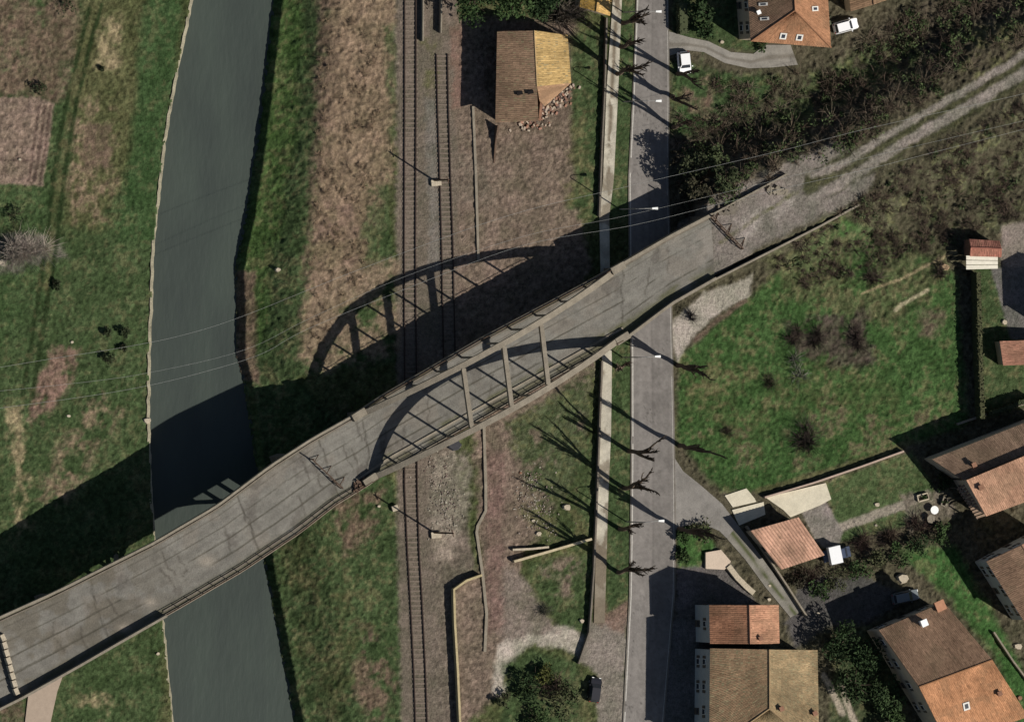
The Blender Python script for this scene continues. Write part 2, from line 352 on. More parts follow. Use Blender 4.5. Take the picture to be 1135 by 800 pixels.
# embankment top: dirt road with grassy middle
stroke([(785, 268), (830, 240), (880, 216), (930, 194)], 36, (0.165, 0.145, 0.125), 0.015, 5, 8)
stroke([(905, 206), (1000, 153), (1070, 113), (1135, 76), (1300, -15)], 17, (0.055, 0.055, 0.03), 0.10, 4, 8, 0.95)
for off, wd in ((-10, 4.0), (10, 5.5)):
    stroke([(900, 208 + off * 1.4), (930, 194 + off), (1000, 150 + off), (1070, 110 + off), (1135, 72 + off), (1300, -19 + off)], wd, (0.195, 0.172, 0.148), 0.03, 2.5, 6, 0.95)
zone([(815, 245), (880, 215), (910, 210), (850, 250), (822, 272)], (0.25, 0.225, 0.195), 0.03, 6, 10, 0.7, patch(nM, 0.35, 0.55))
stroke([(800, 268), (880, 215), (925, 195)], 2.5, OLIVE, 0.03, 2, 8, 0.5)
# meadow south of the embankment
zone([(752, 395), (830, 330), (930, 240), (1060, 300), (1075, 470), (840, 545), (800, 545), (750, 490)], (0.043, 0.080, 0.027), 0.09, 5, 8)
zone([(850, 290), (960, 240), (1060, 290), (1000, 370), (880, 330)], (0.080, 0.085, 0.042), 0.14, 10, 24, 0.8, patch(nS, 0.3, 0.55))
zone([(860, 280), (940, 225), (1010, 175), (1140, 110), (1140, 240), (1065, 270), (960, 310)], (0.055, 0.070, 0.034), 0.2, 10, 24, 0.55, patch(nM, 0.42, 0.58))
zone([(870, 355), (960, 345), (970, 400), (930, 410), (880, 395)], (0.060, 0.048, 0.038), 0.16, 6, 16, 0.9, patch(nM, 0.3, 0.5))
zone([(750, 400), (830, 380), (840, 440), (800, 480), (755, 450)], OLIVE, 0.10, 10, 20, 0.5, patch(nM, 0.4, 0.6))
zone([(1015, 340), (1045, 345), (1040, 375), (1018, 370)], (0.11, 0.085, 0.06), 0.06, 6, 12, 0.7)
stroke([(955, 325), (1000, 308), (1040, 288), (1060, 278)], 1.6, STRAW, 0.05, 1.2, 4, 0.9)
stroke([(992, 344), (1008, 332), (1028, 322)], 2.0, (0.30, 0.26, 0.17), 0.05, 1.2, 3, 0.9)
stroke([(840, 545), (930, 520), (1010, 490)], 4, OLIVE, 0.03, 2, 4, 0.8)
zone([(742, 360), (780, 325), (835, 305), (832, 325), (800, 345), (768, 372), (752, 400)], (0.31, 0.275, 0.235), 0.02, 3, 6)
stroke([(770, 378), (800, 352), (826, 333)], 2.5, (0.12, 0.085, 0.065), 0.03, 2, 5, 0.8)
zone([(760, 440), (900, 400), (1060, 420), (1070, 470), (850, 540), (790, 530)], OLIVE, 0.09, 14, 30, 0.3, patch(nS, 0.42, 0.6))
zone([(760, 470), (1000, 430), (1050, 470), (840, 540)], (0.10, 0.075, 0.05), 0.08, 10, 30, 0.45, patch(nM, 0.52, 0.66))
# gardens of the right hand houses
zone([(1080, 295), (1140, 295), (1140, 450), (1085, 465)], GRN, 0.04, 4, 4)
zone([(1110, 250), (1180, 240), (1180, 298), (1110, 298)], (0.21, 0.175, 0.15), 0.01, 3, 4)
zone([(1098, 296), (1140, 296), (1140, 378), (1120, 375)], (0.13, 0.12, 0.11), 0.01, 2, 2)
zone([(915, 535), (1010, 500), (1035, 540), (1035, 575), (930, 600)], (0.060, 0.085, 0.036), 0.05, 3, 4)
stroke([(932, 584), (1000, 560), (1028, 548)], 5, (0.22, 0.195, 0.155), 0.02, 2, 2)
zone([(1000, 548), (1050, 545), (1060, 570), (1010, 590)], (0.15, 0.125, 0.10), 0.05, 4, 10, 0.8)
zone([(885, 562), (915, 555), (935, 590), (925, 615), (905, 600)], (0.20, 0.175, 0.155), 0.01, 2, 2)
zone([(995, 610), (1060, 605), (1145, 760), (1135, 830), (1110, 740), (1050, 660)], (0.045, 0.095, 0.030), 0.07, 6, 10)
zone([(890, 640), (960, 640), (1010, 665), (960, 690), (920, 695), (880, 720), (870, 690)], (0.075, 0.070, 0.066), 0.02, 5, 6)  # yard asphalt darkened to carry the shade lying over it
zone([(925, 700), (990, 690), (1010, 830), (915, 830)], (0.045, 0.055, 0.028), 0.10, 6, 10)
for q in (((913, 748), (934, 790)), ((932, 760), (958, 830))): stroke(list(q), 3.5, (0.30, 0.255, 0.20), 0.01, 1.5, 2)
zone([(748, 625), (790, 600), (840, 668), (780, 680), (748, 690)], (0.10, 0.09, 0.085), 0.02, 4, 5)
zone([(750, 585), (785, 583), (795, 605), (775, 628), (750, 628)], (0.045, 0.09, 0.028), 0.08, 3, 6)
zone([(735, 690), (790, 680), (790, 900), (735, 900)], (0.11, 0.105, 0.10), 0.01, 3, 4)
# overall mottling: greens drift to dry and back
gv = np.clip(0.62 + 0.75 * nM, 0.5, 1.5); COL[..., 0] *= gv; COL[..., 1] *= np.clip(0.7 + 0.6 * nM, 0.5, 1.5); COL[..., 2] *= gv
isg = (COL[..., 1] > COL[..., 0] * 1.02)
tan = patch(nF * 0.6 + nM * 0.4, 0.52, 0.66) * np.where(PX < 230, 0.35, 0.5) * isg
for i, c in enumerate((0.13, 0.115, 0.06)): COL[..., i] = COL[..., i] * (1 - tan) + c * tan
def flatten(poly, pad=4):
    sl = window(poly, 12)
    if sl is not None: COL[sl + (3,)] *= sstep(0, pad, sd_poly(PX[sl], PY[sl], poly))
FLAT = [ROAD_L + ROAD_R[::-1], PAVE_L + PAVE_R[::-1], [(744, 500), (757, 520), (777, 536), (800, 556), (818, 580), (840, 610), (862, 640), (891, 677), (876, 686), (848, 652), (826, 622), (805, 598), (780, 583), (747, 590)],
        [(741, 33), (765, 40), (785, 44), (810, 56), (835, 58), (848, 48), (876, 48), (884, 74), (856, 77), (830, 78), (803, 72), (780, 60), (742, 64)],
        [(24, 815), (29, 768), (44, 752), (72, 747), (66, 766), (56, 815)], [(846, 549), (917, 533), (924, 554), (876, 575)], [(800, 547), (828, 539), (850, 555), (850, 572), (817, 584)], [(790, 245), (875, 200), (905, 205), (905, 235), (800, 300)], [(742, 362), (780, 327), (833, 307), (830, 325), (768, 370), (750, 400)], [(445, -150), (505, -150), (508, 330), (470, 400), (482, 900), (448, 900), (444, 500)]]
for q in FLAT: flatten(q)
nG = vnoise(X, Y, 2.3, 14, 2); gm = np.clip(0.45 + 1.1 * nG, 0.45, 1.7); gm = (1 + (gm - 1) * np.clip(COL[..., 3] / 0.06, 0.25, 1))[..., None]; COL[..., :3] *= gm
clump = vnoise(X, Y, 0.9, 6, 3); Hn = H + COL[..., 3] * ((clump - 0.5) * 3.0 + (nG - 0.5) * 3.4)
# furrows of the ploughed plot
fm = (1 - sstep(-2, 2, sd_poly(PX, PY, [(-90, 108), (42, 108), (60, 115), (48, 206), (-90, 200)])))
Hn += fm * 0.10 * (vnoise(X * 0.4, Y, 1.4, 15, 2) - 0.5)
def grid_mesh(name, Xs, Ys, Zs, cols, m):
    ni, nj = Xs.shape; me = bpy.data.meshes.new(name)
    me.vertices.add(ni * nj); me.vertices.foreach_set('co', np.stack([Xs, Ys, Zs], -1).astype(np.float32).ravel())
    i, j = np.meshgrid(np.arange(ni - 1), np.arange(nj - 1), indexing='ij'); a = (i * nj + j).ravel()
    q = np.stack([a, a + nj, a + nj + 1, a + 1], -1); nf = len(q)
    me.loops.add(nf * 4); me.loops.foreach_set('vertex_index', q.astype(np.int32).ravel())
    me.polygons.add(nf); me.polygons.foreach_set('loop_start', np.arange(0, nf * 4, 4, dtype=np.int32))
    me.polygons.foreach_set('use_smooth', np.ones(nf, bool)); me.update(calc_edges=True)
    at = me.color_attributes.new('Col', 'FLOAT_COLOR', 'POINT')
    cc = np.ones((ni * nj, 4), np.float32); cc[:, :3] = cols[..., :3].reshape(-1, 3); at.data.foreach_set('color', cc.ravel())
    me.materials.append(m); me.validate(); o = bpy.data.objects.new(name, me); C.objects.link(o); ORG[o.name] = Vector((0, 0, 0)); return o
tag(grid_mesh('ground', X, Y, Hn, COL, M_GROUND), kind='structure')

# water: one sheet a little wider than the channel
mw = bpy.data.materials.new('river_water'); mw.use_nodes = True; n = mw.node_tree; b = n.nodes['Principled BSDF']
b.inputs['Base Color'].default_value = (0.043, 0.056, 0.047, 1); b.inputs['Roughness'].default_value = 0.35; b.inputs['Specular IOR Level'].default_value = 0.2
g = n.nodes.new('ShaderNodeNewGeometry'); tn = n.nodes.new('ShaderNodeTexNoise'); tn.inputs['Scale'].default_value = 0.8; tn.inputs['Detail'].default_value = 5
mp = n.nodes.new('ShaderNodeMapping'); mp.inputs['Scale'].default_value = (1.6, 0.5, 1); n.links.new(g.outputs['Position'], mp.inputs[0]); n.links.new(mp.outputs[0], tn.inputs['Vector'])
t2 = n.nodes.new('ShaderNodeTexNoise'); t2.inputs['Scale'].default_value = 0.13; t2.inputs['Detail'].default_value = 6; n.links.new(mp.outputs[0], t2.inputs['Vector'])
cr_ = n.nodes.new('ShaderNodeValToRGB'); cr_.color_ramp.elements[0].position = 0.3; cr_.color_ramp.elements[1].position = 0.7
cr_.color_ramp.elements[0].color = (0.037, 0.046, 0.041, 1); cr_.color_ramp.elements[1].color = (0.049, 0.062, 0.052, 1)
n.links.new(t2.outputs['Fac'], cr_.inputs[0]); n.links.new(cr_.outputs[0], b.inputs['Base Color'])
bn = n.nodes.new('ShaderNodeBump'); bn.inputs['Strength'].default_value = 0.45; bn.inputs['Distance'].default_value = 0.1
n.links.new(tn.outputs['Fac'], bn.inputs['Height']); n.links.new(bn.outputs[0], b.inputs['Normal'])
wm = MB(); ys = np.linspace(-700, 700, 120)
for y0, y1 in zip(ys[:-1], ys[1:]):
    wm.add([(float(xl(y0)) - 0.5, y0, WATER), (float(xr(y0)) + 2.5, y0, WATER), (float(xr(y1)) + 2.5, y1, WATER), (float(xl(y1)) - 0.5, y1, WATER)], [(0, 1, 2, 3)])
wm.build('river', mw, kind='structure')

# ------------------------------------------------------------------ sheets: roads and footpaths
def sheet(name, lpx, rpx, z, colf, m, nv=10, step=1.0, th=0.0):
    """a ribbon between two pixel polylines (same count), resampled and coloured by colf(s, v, x, y)"""
    Lp = [U(a, b, 0) for a, b in lpx]; Rp = [U(a, b, 0) for a, b in rpx]; rows = []
    for i in range(len(Lp) - 1):
        k = max(2, int((Lp[i + 1] - Lp[i]).length / step))
        for j in range(k): t = j / k; rows.append((Lp[i].lerp(Lp[i + 1], t), Rp[i].lerp(Rp[i + 1], t)))
    rows.append((Lp[-1], Rp[-1])); A = np.zeros((len(rows), nv + 1, 3))
    for i, (p, q) in enumerate(rows):
        for j in range(nv + 1): A[i, j] = p.lerp(q, j / nv)
    V = np.broadcast_to(np.linspace(0, 1, nv + 1), A.shape[:2]); cols = colf(V, A[..., 0], A[..., 1])
    o = grid_mesh(name, A[..., 0], A[..., 1], np.full(A.shape[:2], z), cols, m); tag(o, kind='structure')
    if th:
        e = MB()
        for side in (0, -1):
            P = A[:, side]
            for i in range(len(P) - 1): e.add([(P[i][0], P[i][1], z - th), (P[i + 1][0], P[i + 1][1], z - th), (P[i + 1][0], P[i + 1][1], z), (P[i][0], P[i][1], z)], [(0, 1, 2, 3)])
        e.build('kerb', M_CONC, o)
    return o
def road_col(V, x, y):
    base = 0.165 + 0.018 * (V < 0.5) - 0.02 * np.exp(-((V - 0.5) / 0.03) ** 2) + (vnoise(x, y, 0.5, 21) - 0.5) * 0.05
    base -= 0.06 * patch(vnoise(x, y, 0.25, 22), 0.62, 0.68) * 0.4
    base -= 0.022 * (np.exp(-((V - 0.14) / 0.05) ** 2) + np.exp(-((V - 0.36) / 0.05) ** 2) + np.exp(-((V - 0.64) / 0.05) ** 2) + np.exp(-((V - 0.86) / 0.05) ** 2)) * vnoise(x, y, 0.2, 23)
    ck = np.abs(vnoise(x, y, 0.45, 24, 3) - 0.5); base = base * (1 - 0.45 * np.exp(-(ck / 0.006) ** 2) * patch(vnoise(x, y, 0.12, 25), 0.45, 0.6))
    base *= np.clip(0.85 + 0.3 * vnoise(x, y, 2.5, 26, 2), 0.8, 1.2)
    e = np.clip(1 - np.minimum(V, 1 - V) / 0.05, 0, 1) * vnoise(x, y, 1.0, 27) * 0.9; c = np.stack([base * 1.07, base * 0.98, base * 0.90], -1)
    return c * (1 - e[..., None]) + np.array((0.11, 0.095, 0.06)) * e[..., None]
road = sheet('road', ROAD_L, ROAD_R, 0.12, road_col, M_ROAD, 40, 0.25, 0.4)
def linemark(frac, wd, a=0, b=1, name='edge_line', dash=None):
    mb = MB(); Lp = [U(p, q, 0) for p, q in ROAD_L]; Rp = [U(p, q, 0) for p, q in ROAD_R]; pts = []
    for i in range(len(Lp) - 1):
        for j in range(12): t = j / 12; pts.append(Lp[i].lerp(Lp[i + 1], t).lerp(Rp[i].lerp(Rp[i + 1], t), frac))
    for i in range(len(pts) - 1):
        if random.random() < 0.08: continue
        p, q = pts[i], pts[i + 1]; h = wd / 2
        mb.add([(p.x - h, p.y, 0.124), (q.x - h, q.y, 0.124), (q.x + h, q.y, 0.124), (p.x + h, p.y, 0.124)], [(0, 1, 2, 3)])
    mb.build(name, M_PAINT, road)
linemark(0.045, 0.17); linemark(0.955, 0.06)
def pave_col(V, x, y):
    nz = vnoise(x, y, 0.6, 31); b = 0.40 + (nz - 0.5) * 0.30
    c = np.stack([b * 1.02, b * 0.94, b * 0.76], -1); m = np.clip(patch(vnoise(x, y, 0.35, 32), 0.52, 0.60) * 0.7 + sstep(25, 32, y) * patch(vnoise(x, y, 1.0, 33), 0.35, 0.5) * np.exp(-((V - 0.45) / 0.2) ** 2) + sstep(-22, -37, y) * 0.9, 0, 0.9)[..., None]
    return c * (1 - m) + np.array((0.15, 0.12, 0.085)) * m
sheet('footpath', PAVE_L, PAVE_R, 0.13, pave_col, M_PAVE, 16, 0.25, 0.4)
def lane_col(V, x, y):
    b = 0.20 + (vnoise(x, y, 0.6, 41) - 0.5) * 0.1; return np.stack([b * 1.02, b * 0.95, b * 0.86], -1)
sheet('lane', [(746, 505), (757, 522), (777, 538), (800, 558), (818, 582)], [(747, 588), (760, 582), (780, 581), (797, 588), (805, 596)], 0.085, lane_col, M_PAVE, 16, 0.5)
def lane2(V, x, y):
    b = 0.20 + (vnoise(x, y, 0.7, 42) - 0.5) * 0.1; c = np.stack([b, b * 0.93, b * 0.8], -1)
    gm = (np.exp(-((V - 0.55) / 0.14) ** 2) * patch(vnoise(x, y, 0.5, 43), 0.3, 0.5))[..., None]
    return c * (1 - gm) + np.array((0.07, 0.08, 0.035)) * gm
sheet('lane', [(818, 582), (840, 612), (862, 642), (889, 677)], [(805, 596), (826, 620), (848, 650), (876, 684)], 0.088, lane2, M_PAVE, 12, 0.5)
def drive_col(V, x, y):
    b = 0.23 + (vnoise(x, y, 0.6, 44) - 0.5) * 0.1; c = np.stack([b, b * 0.93, b * 0.82], -1)
    gm = (np.exp(-((V - 0.55) / 0.09) ** 2) * 0.7)[..., None]; return c * (1 - gm) + np.array((0.10, 0.085, 0.065)) * gm
sheet('driveway', [(741, 35), (765, 42), (785, 46), (810, 58), (835, 60), (848, 50), (876, 50)], [(742, 62), (762, 56), (780, 58), (803, 70), (830, 76), (856, 75), (884, 72)], 0.085, drive_col, M_PAVE, 10, 0.5)
mb = MB(); mb.prism([G(26, 812), G(31, 770), G(44, 756), G(69, 749), G(63, 766), G(53, 812)], WEST - 0.3, WEST + 0.30)
mb.build('footpath', mat('beige_path', (0.34, 0.27, 0.21), 0.95, 0.15, 1.0, 0.1), kind='structure')
# concrete yard slabs by the garage
for poly, z in (([(848, 551), (915, 535), (921, 553), (908, 560), (876, 573), (868, 565)], 0.16), ([(803, 549), (827, 541), (836, 552), (838, 556), (812, 562)], 0.14), ([(811, 565), (846, 556), (848, 570), (819, 582)], 0.15)):
    mb = MB(); mb.prism([U(a, b, 0) for a, b in poly], -0.2, z); mb.build('yard_slab', mat('cream_concrete', (0.55, 0.50, 0.385), 0.95, 0.2, 0.8, 0.2), kind='structure')
mb = MB(); mb.prism([U(a, b, 0) for a, b in [(781, 612), (798, 609), (809, 622), (802, 631), (781, 630)]], -0.2, 0.5)
mb.build('yard_slab', mat('pink_concrete', (0.52, 0.42, 0.33), 0.95, 0.15, 0.8, 0.2), kind='structure')
# ------------------------------------------------------------------ the bridge
# pairs of (x, y, height) on the two outer edges of the deck, cut along the skew
BR = [((-45, 703), (-22, 796), 6.6), ((0, 683), (24, 773), 6.6), ((60, 656), (88, 737), 6.8), ((130, 621), (152, 700), 7.5), ((170, 601), (196, 675), 7.9), ((240, 560), (268, 633), 7.8),
      ((300, 515), (331, 591), 7.2), ((345, 486), (372, 559), 6.4), ((393, 459), (402, 541), 5.9), ((424, 438), (431, 521), 5.8), ((531, 376), (536, 463), 5.8), ((652, 312), (652, 398), 5.7),
      ((690, 291), (690, 377), 5.6), ((740, 262), (743, 337), 5.5), ((788, 237), (792, 309), 5.42)]
rows = []
for (p, q, z), (p2, q2, z2) in zip(BR[:-1], BR[1:]):
    a, b, c, d = U(p[0], p[1], z), U(q[0], q[1], z), U(p2[0], p2[1], z2), U(q2[0], q2[1], z2); k = max(2, int((c - a).length / 0.25))
    for j in range(k): rows.append((a.lerp(c, j / k), b.lerp(d, j / k)))
rows.append((U(788, 237, 5.42), U(792, 309, 5.42)))
NR = len(rows); rowx = [(project(*r[0])[0]) for r in rows]
def row_at(px): return min(range(NR), key=lambda i: abs(rowx[i] - px))
def deck_pt(px, v, dz=0.0):
    p, q = rows[row_at(px)]; o = p.lerp(q, v); o.z += dz; return o
def deck_run(px0, px1, v, dz=0.0, every=8):
    i0, i1 = row_at(px0), row_at(px1); ids = list(range(i0, i1, every)) + [i1]
    out = []
    for i in ids: o = rows[i][0].lerp(rows[i][1], v); o.z += dz; out.append(o)
    return out
bridge = thing('bridge', U(540, 430, 0), 'long grey concrete bridge with two bowstring arches carrying a cracked abandoned road', 'bridge')
NV = 64
A = np.array([[r[0].lerp(r[1], j / NV)[:] for j in range(NV + 1)] for r in rows])
Vv = np.broadcast_to(np.linspace(0, 1, NV + 1), A.shape[:2]); Sv = np.broadcast_to(np.arange(NR)[:, None] * 0.25, A.shape[:2]); PXv = np.broadcast_to(np.array(rowx)[:, None], A.shape[:2])
dx_, dy_ = A[..., 0], A[..., 1]
b_ = 0.168 + (vnoise(dx_, dy_, 0.35, 51) - 0.5) * 0.09 + (vnoise(dx_, dy_, 2.0, 52) - 0.5) * 0.05
dc = np.stack([b_ * 1.01, b_ * 0.955, b_ * 0.83], -1)
def dmix(m, c):
    global dc
    dc = dc * (1 - m[..., None]) + np.array(c) * m[..., None]
wv = (vnoise(dx_, dy_, 0.5, 53) - 0.5)
dmix(patch(vnoise(dx_, dy_, 0.22, 54), 0.55, 0.7) * 0.45, (0.19, 0.165, 0.135))
dmix(patch(vnoise(dx_, dy_, 0.3, 55), 0.62, 0.72) * 0.5, (0.085, 0.075, 0.065))
for jx in (98, 262, 352, 402, 690): dmix(np.exp(-((PXv + wv * 8 - jx) / 0.9) ** 2) * 0.75, (0.05, 0.045, 0.036))
for tv in (0.22, 0.40, 0.60, 0.76): dmix(np.exp(-((Vv + wv * 0.03 - tv) / 0.035) ** 2) * 0.28, (0.11, 0.10, 0.088))
west = sstep(230, 100, PXv); dmix(west * patch(vnoise(dx_, dy_, 0.45, 56), 0.42, 0.62) * 0.6, (0.115, 0.10, 0.075))
for c0, wd, op in ((0.50, 0.010, 0.95), (0.31, 0.007, 0.7), (0.70, 0.012, 0.95), (0.14, 0.007, 0.5)):       # long cracks between the strips
    dmix(np.exp(-((Vv + wv * 0.022 - c0) / wd) ** 2) * op * patch(vnoise(dx_, dy_, 0.15, int(c0 * 100)), 0.35, 0.5), (0.06, 0.055, 0.042))
tr = vnoise(dx_, dy_, 0.3, 57) - 0.5
for k in range(26):                                                                       # cross cracks
    s0 = random.uniform(0, NR * 0.25); lo = random.uniform(0, 0.6)
    dmix(np.exp(-((Sv + tr * 3 - s0) / 0.15) ** 2) * ((Vv > lo) & (Vv < lo + 0.4)) * 0.6, (0.06, 0.052, 0.042))
dmix(np.exp(-((Vv - 0.035) / 0.035) ** 2) * patch(vnoise(dx_, dy_, 0.3, 58), 0.3, 0.6) * 0.8, (0.075, 0.075, 0.042))
dmix(np.exp(-((Vv - 0.93) / 0.06) ** 2) * patch(vnoise(dx_, dy_, 0.2, 59), 0.3, 0.55) * 0.85, (0.085, 0.080, 0.048))
dmix(np.exp(-((Vv - 0.80) / 0.035) ** 2) * patch(vnoise(dx_, dy_, 0.25, 60), 0.4, 0.6) * sstep(330, 480, PXv) * 0.85, (0.085, 0.085, 0.045))
dmix(sstep(640, 700, PXv) * np.exp(-((Vv - 0.88) / 0.09) ** 2) * 0.85 * patch(vnoise(dx_, dy_, 0.4, 61), 0.25, 0.5), (0.085, 0.085, 0.045))
dmix(sstep(720, 780, PXv) * patch(vnoise(dx_, dy_, 0.35, 62), 0.45, 0.6) * 0.6, (0.24, 0.215, 0.185))
for c_, cv, cr in ((212, 0.62, 1.3), (150, 0.72, 1.0), (118, 0.86, 0.9)):                  # pale worn patches at the west end
    q = deck_pt(c_, cv); dmix(np.exp(-((dx_ - q.x) ** 2 + ((dy_ - q.y) * 1.6) ** 2) / cr ** 2) * 0.7, (0.30, 0.26, 0.21))
top = grid_mesh('road_surface', dx_ - bridge.location.x, dy_ - bridge.location.y, A[..., 2] + (vnoise(dx_, dy_, 0.8, 63) - 0.5) * 0.06 - bridge.location.z, dc, M_DECK)
top.parent = bridge; ORG[top.name] = ORG[bridge.name]
slab = MB(); i_ = list(range(0, NR, 6)) + [NR - 1]
for a, b in zip(i_[:-1], i_[1:]):
    P0, Q0, P1, Q1 = rows[a][0], rows[a][1], rows[b][0], rows[b][1]; up, dn = Vector((0, 0, 0.06)), Vector((0, 0, 0.42))
    slab.hexa([P0 - dn, Q0 - dn, Q1 - dn, P1 - dn], [P0 - up, Q0 - up, Q1 - up, P1 - up])
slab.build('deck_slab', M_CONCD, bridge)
def wall_part(name, px0, px1, v, th, h, m, base=0.5):
    mb = MB(); mb.wallrun(deck_run(px0, px1, v), th, h, base); return mb.build(name, m, bridge)
wall_part('parapet', -45, 396, 0.006, 0.34, 0.50, M_CONC)
wall_part('parapet', -45, 158, 0.994, 0.34, 1.15, M_CONC)
wall_part('parapet', 690, 788, 0.008, 0.45, 0.95, M_CONC)
wall_part('parapet', 690, 789, 0.992, 0.40, 0.95, M_CONC)
wall_part('kerb', 158, 402, 0.996, 0.35, 0.18, M_CONC)
wall_part('kerb', 402, 690, 0.998, 0.30, 0.22, M_CONC)
wall_part('kerb', 396, 690, 0.002, 0.30, 0.35, M_CONC)
wall_part('kerb', -45, 788, 0.055, 0.22, 0.12, M_CONCD)
wall_part('kerb', 380, 690, 0.845, 0.30, 0.16, M_CONC)
wall_part('kerb', 158, 380, 0.93, 0.25, 0.14, M_CONCD)
# open railing over the river on the downstream side and along the cantilevered walkway
def railing(px0, px1, v, h=1.0, name='railing'):
    mb = MB(); pts = deck_run(px0, px1, v, 0.0, 4)
    for dz in (h, h * 0.5): mb.tube([p + Vector((0, 0, dz)) for p in pts], 0.06, 4)
    for p in pts[::2]: mb.tube([p, p + Vector((0, 0, h))], 0.06, 4)
    mb.build(name, M_RUST, bridge)
railing(158, 402, 0.985); railing(402, 688, 0.995); railing(396, 690, 0.006, 0.9)
# arches
NWA, NWB = (400, 0.055), (676, 0.060); SEA, SEB = (405, 0.950), (683, 0.965)
def arch_axis(a, b, n=33, rise=7.75):
    p, q = deck_pt(*a), deck_pt(*b); out = []
    for i in range(n):
        t = i / (n - 1); o = p.lerp(q, t); o.z += rise * 4 * t * (1 - t); out.append(o)
    return out
def arch_part(a, b):
    pts = arch_axis(a, b); mb = MB(); d = (pts[-1] - pts[0]); d.z = 0; d.normalize(); side = Vector((-d.y, d.x, 0)); vs = []
    for i, p in enumerate(pts):
        tg = (pts[min(i + 1, 32)] - pts[max(i - 1, 0)]).normalized(); nrm = side.cross(tg); nrm = -nrm if nrm.z < 0 else nrm
        e = abs(2 * i / 32 - 1) ** 2; hw, hh = 0.42, 0.34 + 0.16 * e
        vs += [p - side * hw - nrm * hh, p + side * hw - nrm * hh, p + side * hw + nrm * hh, p - side * hw + nrm * hh]
    fs = [(0, 1, 2, 3), (131, 130, 129, 128)]
    for i in range(32):
        for q in range(4): fs.append((i * 4 + q, i * 4 + 4 + q, i * 4 + 4 + (q + 1) % 4, i * 4 + (q + 1) % 4))
    mb.add(vs, fs); return mb.build('arch', M_CONC, bridge), pts
archN, ptsN = arch_part(NWA, NWB); archS, ptsS = arch_part(SEA, SEB)
for pts in (ptsN, ptsS):
    for k in range(1, 10):
        f = k * 3.2; i = int(f); p = pts[i].lerp(pts[min(i + 1, 32)], f - i); base = pts[0].lerp(pts[-1], k / 10)
        mb = MB(); mb.box(((p.x), p.y, (p.z + base.z) / 2 - 0.2), (0.24, 0.24, p.z - base.z), 0.5); mb.build('hanger', M_CONC, bridge)
for t in (0.33, 0.5, 0.655):
    i = round(t * 32); p, q = ptsN[i], ptsS[i]; d = (q - p); mid = (p + q) / 2
    mb = MB(); mb.box(mid, (d.length - 0.9, 0.62, 0.7), math.atan2(d.y, d.x)); mb.build('strut', M_CONC, bridge)
for px, v in ((396, 0.03), (684, 0.03), (400, 0.945), (688, 0.965)):
    p = deck_pt(px, v); d = deck_pt(px + 12, v) - deck_pt(px - 12, v)
    mb = MB(); mb.box((p.x, p.y, p.z + 0.45), (2.2, 1.05, 1.1), math.atan2(d.y, d.x)); mb.build('end_block', M_CONC, bridge)
# piers, abutment and the ribs below the river span
def pier(px, zb, th=1.2):
    p, q = deck_pt(px, 0.05), deck_pt(px, 0.95); mb = MB(); m = (p + q) / 2; d = q - p
    mb.box((m.x, m.y, (m.z - 0.65 + zb) / 2), (d.length, th, m.z - 0.65 - zb), math.atan2(d.y, d.x)); mb.build('pier', M_CONCD, bridge)
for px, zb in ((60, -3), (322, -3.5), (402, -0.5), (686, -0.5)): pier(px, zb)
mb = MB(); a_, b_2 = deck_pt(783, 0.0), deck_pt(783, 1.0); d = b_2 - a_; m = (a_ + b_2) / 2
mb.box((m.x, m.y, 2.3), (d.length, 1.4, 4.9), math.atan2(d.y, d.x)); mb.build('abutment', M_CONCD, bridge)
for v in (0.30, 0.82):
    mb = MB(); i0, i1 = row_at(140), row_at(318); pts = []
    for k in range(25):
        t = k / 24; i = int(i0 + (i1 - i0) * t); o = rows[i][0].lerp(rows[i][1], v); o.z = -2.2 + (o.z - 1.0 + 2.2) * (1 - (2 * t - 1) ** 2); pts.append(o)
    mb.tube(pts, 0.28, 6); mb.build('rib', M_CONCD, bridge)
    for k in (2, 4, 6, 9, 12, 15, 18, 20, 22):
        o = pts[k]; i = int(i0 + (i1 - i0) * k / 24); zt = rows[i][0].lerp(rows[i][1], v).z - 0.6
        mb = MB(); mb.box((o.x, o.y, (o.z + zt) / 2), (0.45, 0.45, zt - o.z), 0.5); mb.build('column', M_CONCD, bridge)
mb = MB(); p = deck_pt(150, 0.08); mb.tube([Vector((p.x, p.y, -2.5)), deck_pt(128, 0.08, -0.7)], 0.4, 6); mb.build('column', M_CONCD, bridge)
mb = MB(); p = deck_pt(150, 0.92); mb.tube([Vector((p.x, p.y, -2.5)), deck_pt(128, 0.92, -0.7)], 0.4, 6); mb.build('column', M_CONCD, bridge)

# low walls that continue the parapets along the ramp
ramp_n = [U(a, b, 5.9) for a, b in ((789, 238), (815, 224), (845, 208), (872, 193))]
mb = MB(); mb.wallrun([Vector((p.x, p.y, 5.2)) for p in ramp_n], 0.22, 0.75, 1.2); mb.build('low_wall', M_CONC, label='thin concrete parapet wall on the north edge of the ramp beyond the bridge', cat='wall')
ramp_s = [U(a, b, 5.9) for a, b in ((792, 310), (830, 291), (870, 271), (910, 251), (955, 227))]
mb = MB(); mb.wallrun([Vector((p.x, p.y, 5.0 - 0.18 * i)) for i, p in enumerate(ramp_s)], 0.28, [1.1, 1.1, 1.05, 0.95, 0.7], 2.0)
mb.build('low_wall', M_CONC, label='thin concrete parapet wall on the south edge of the ramp beside the meadow', cat='wall')
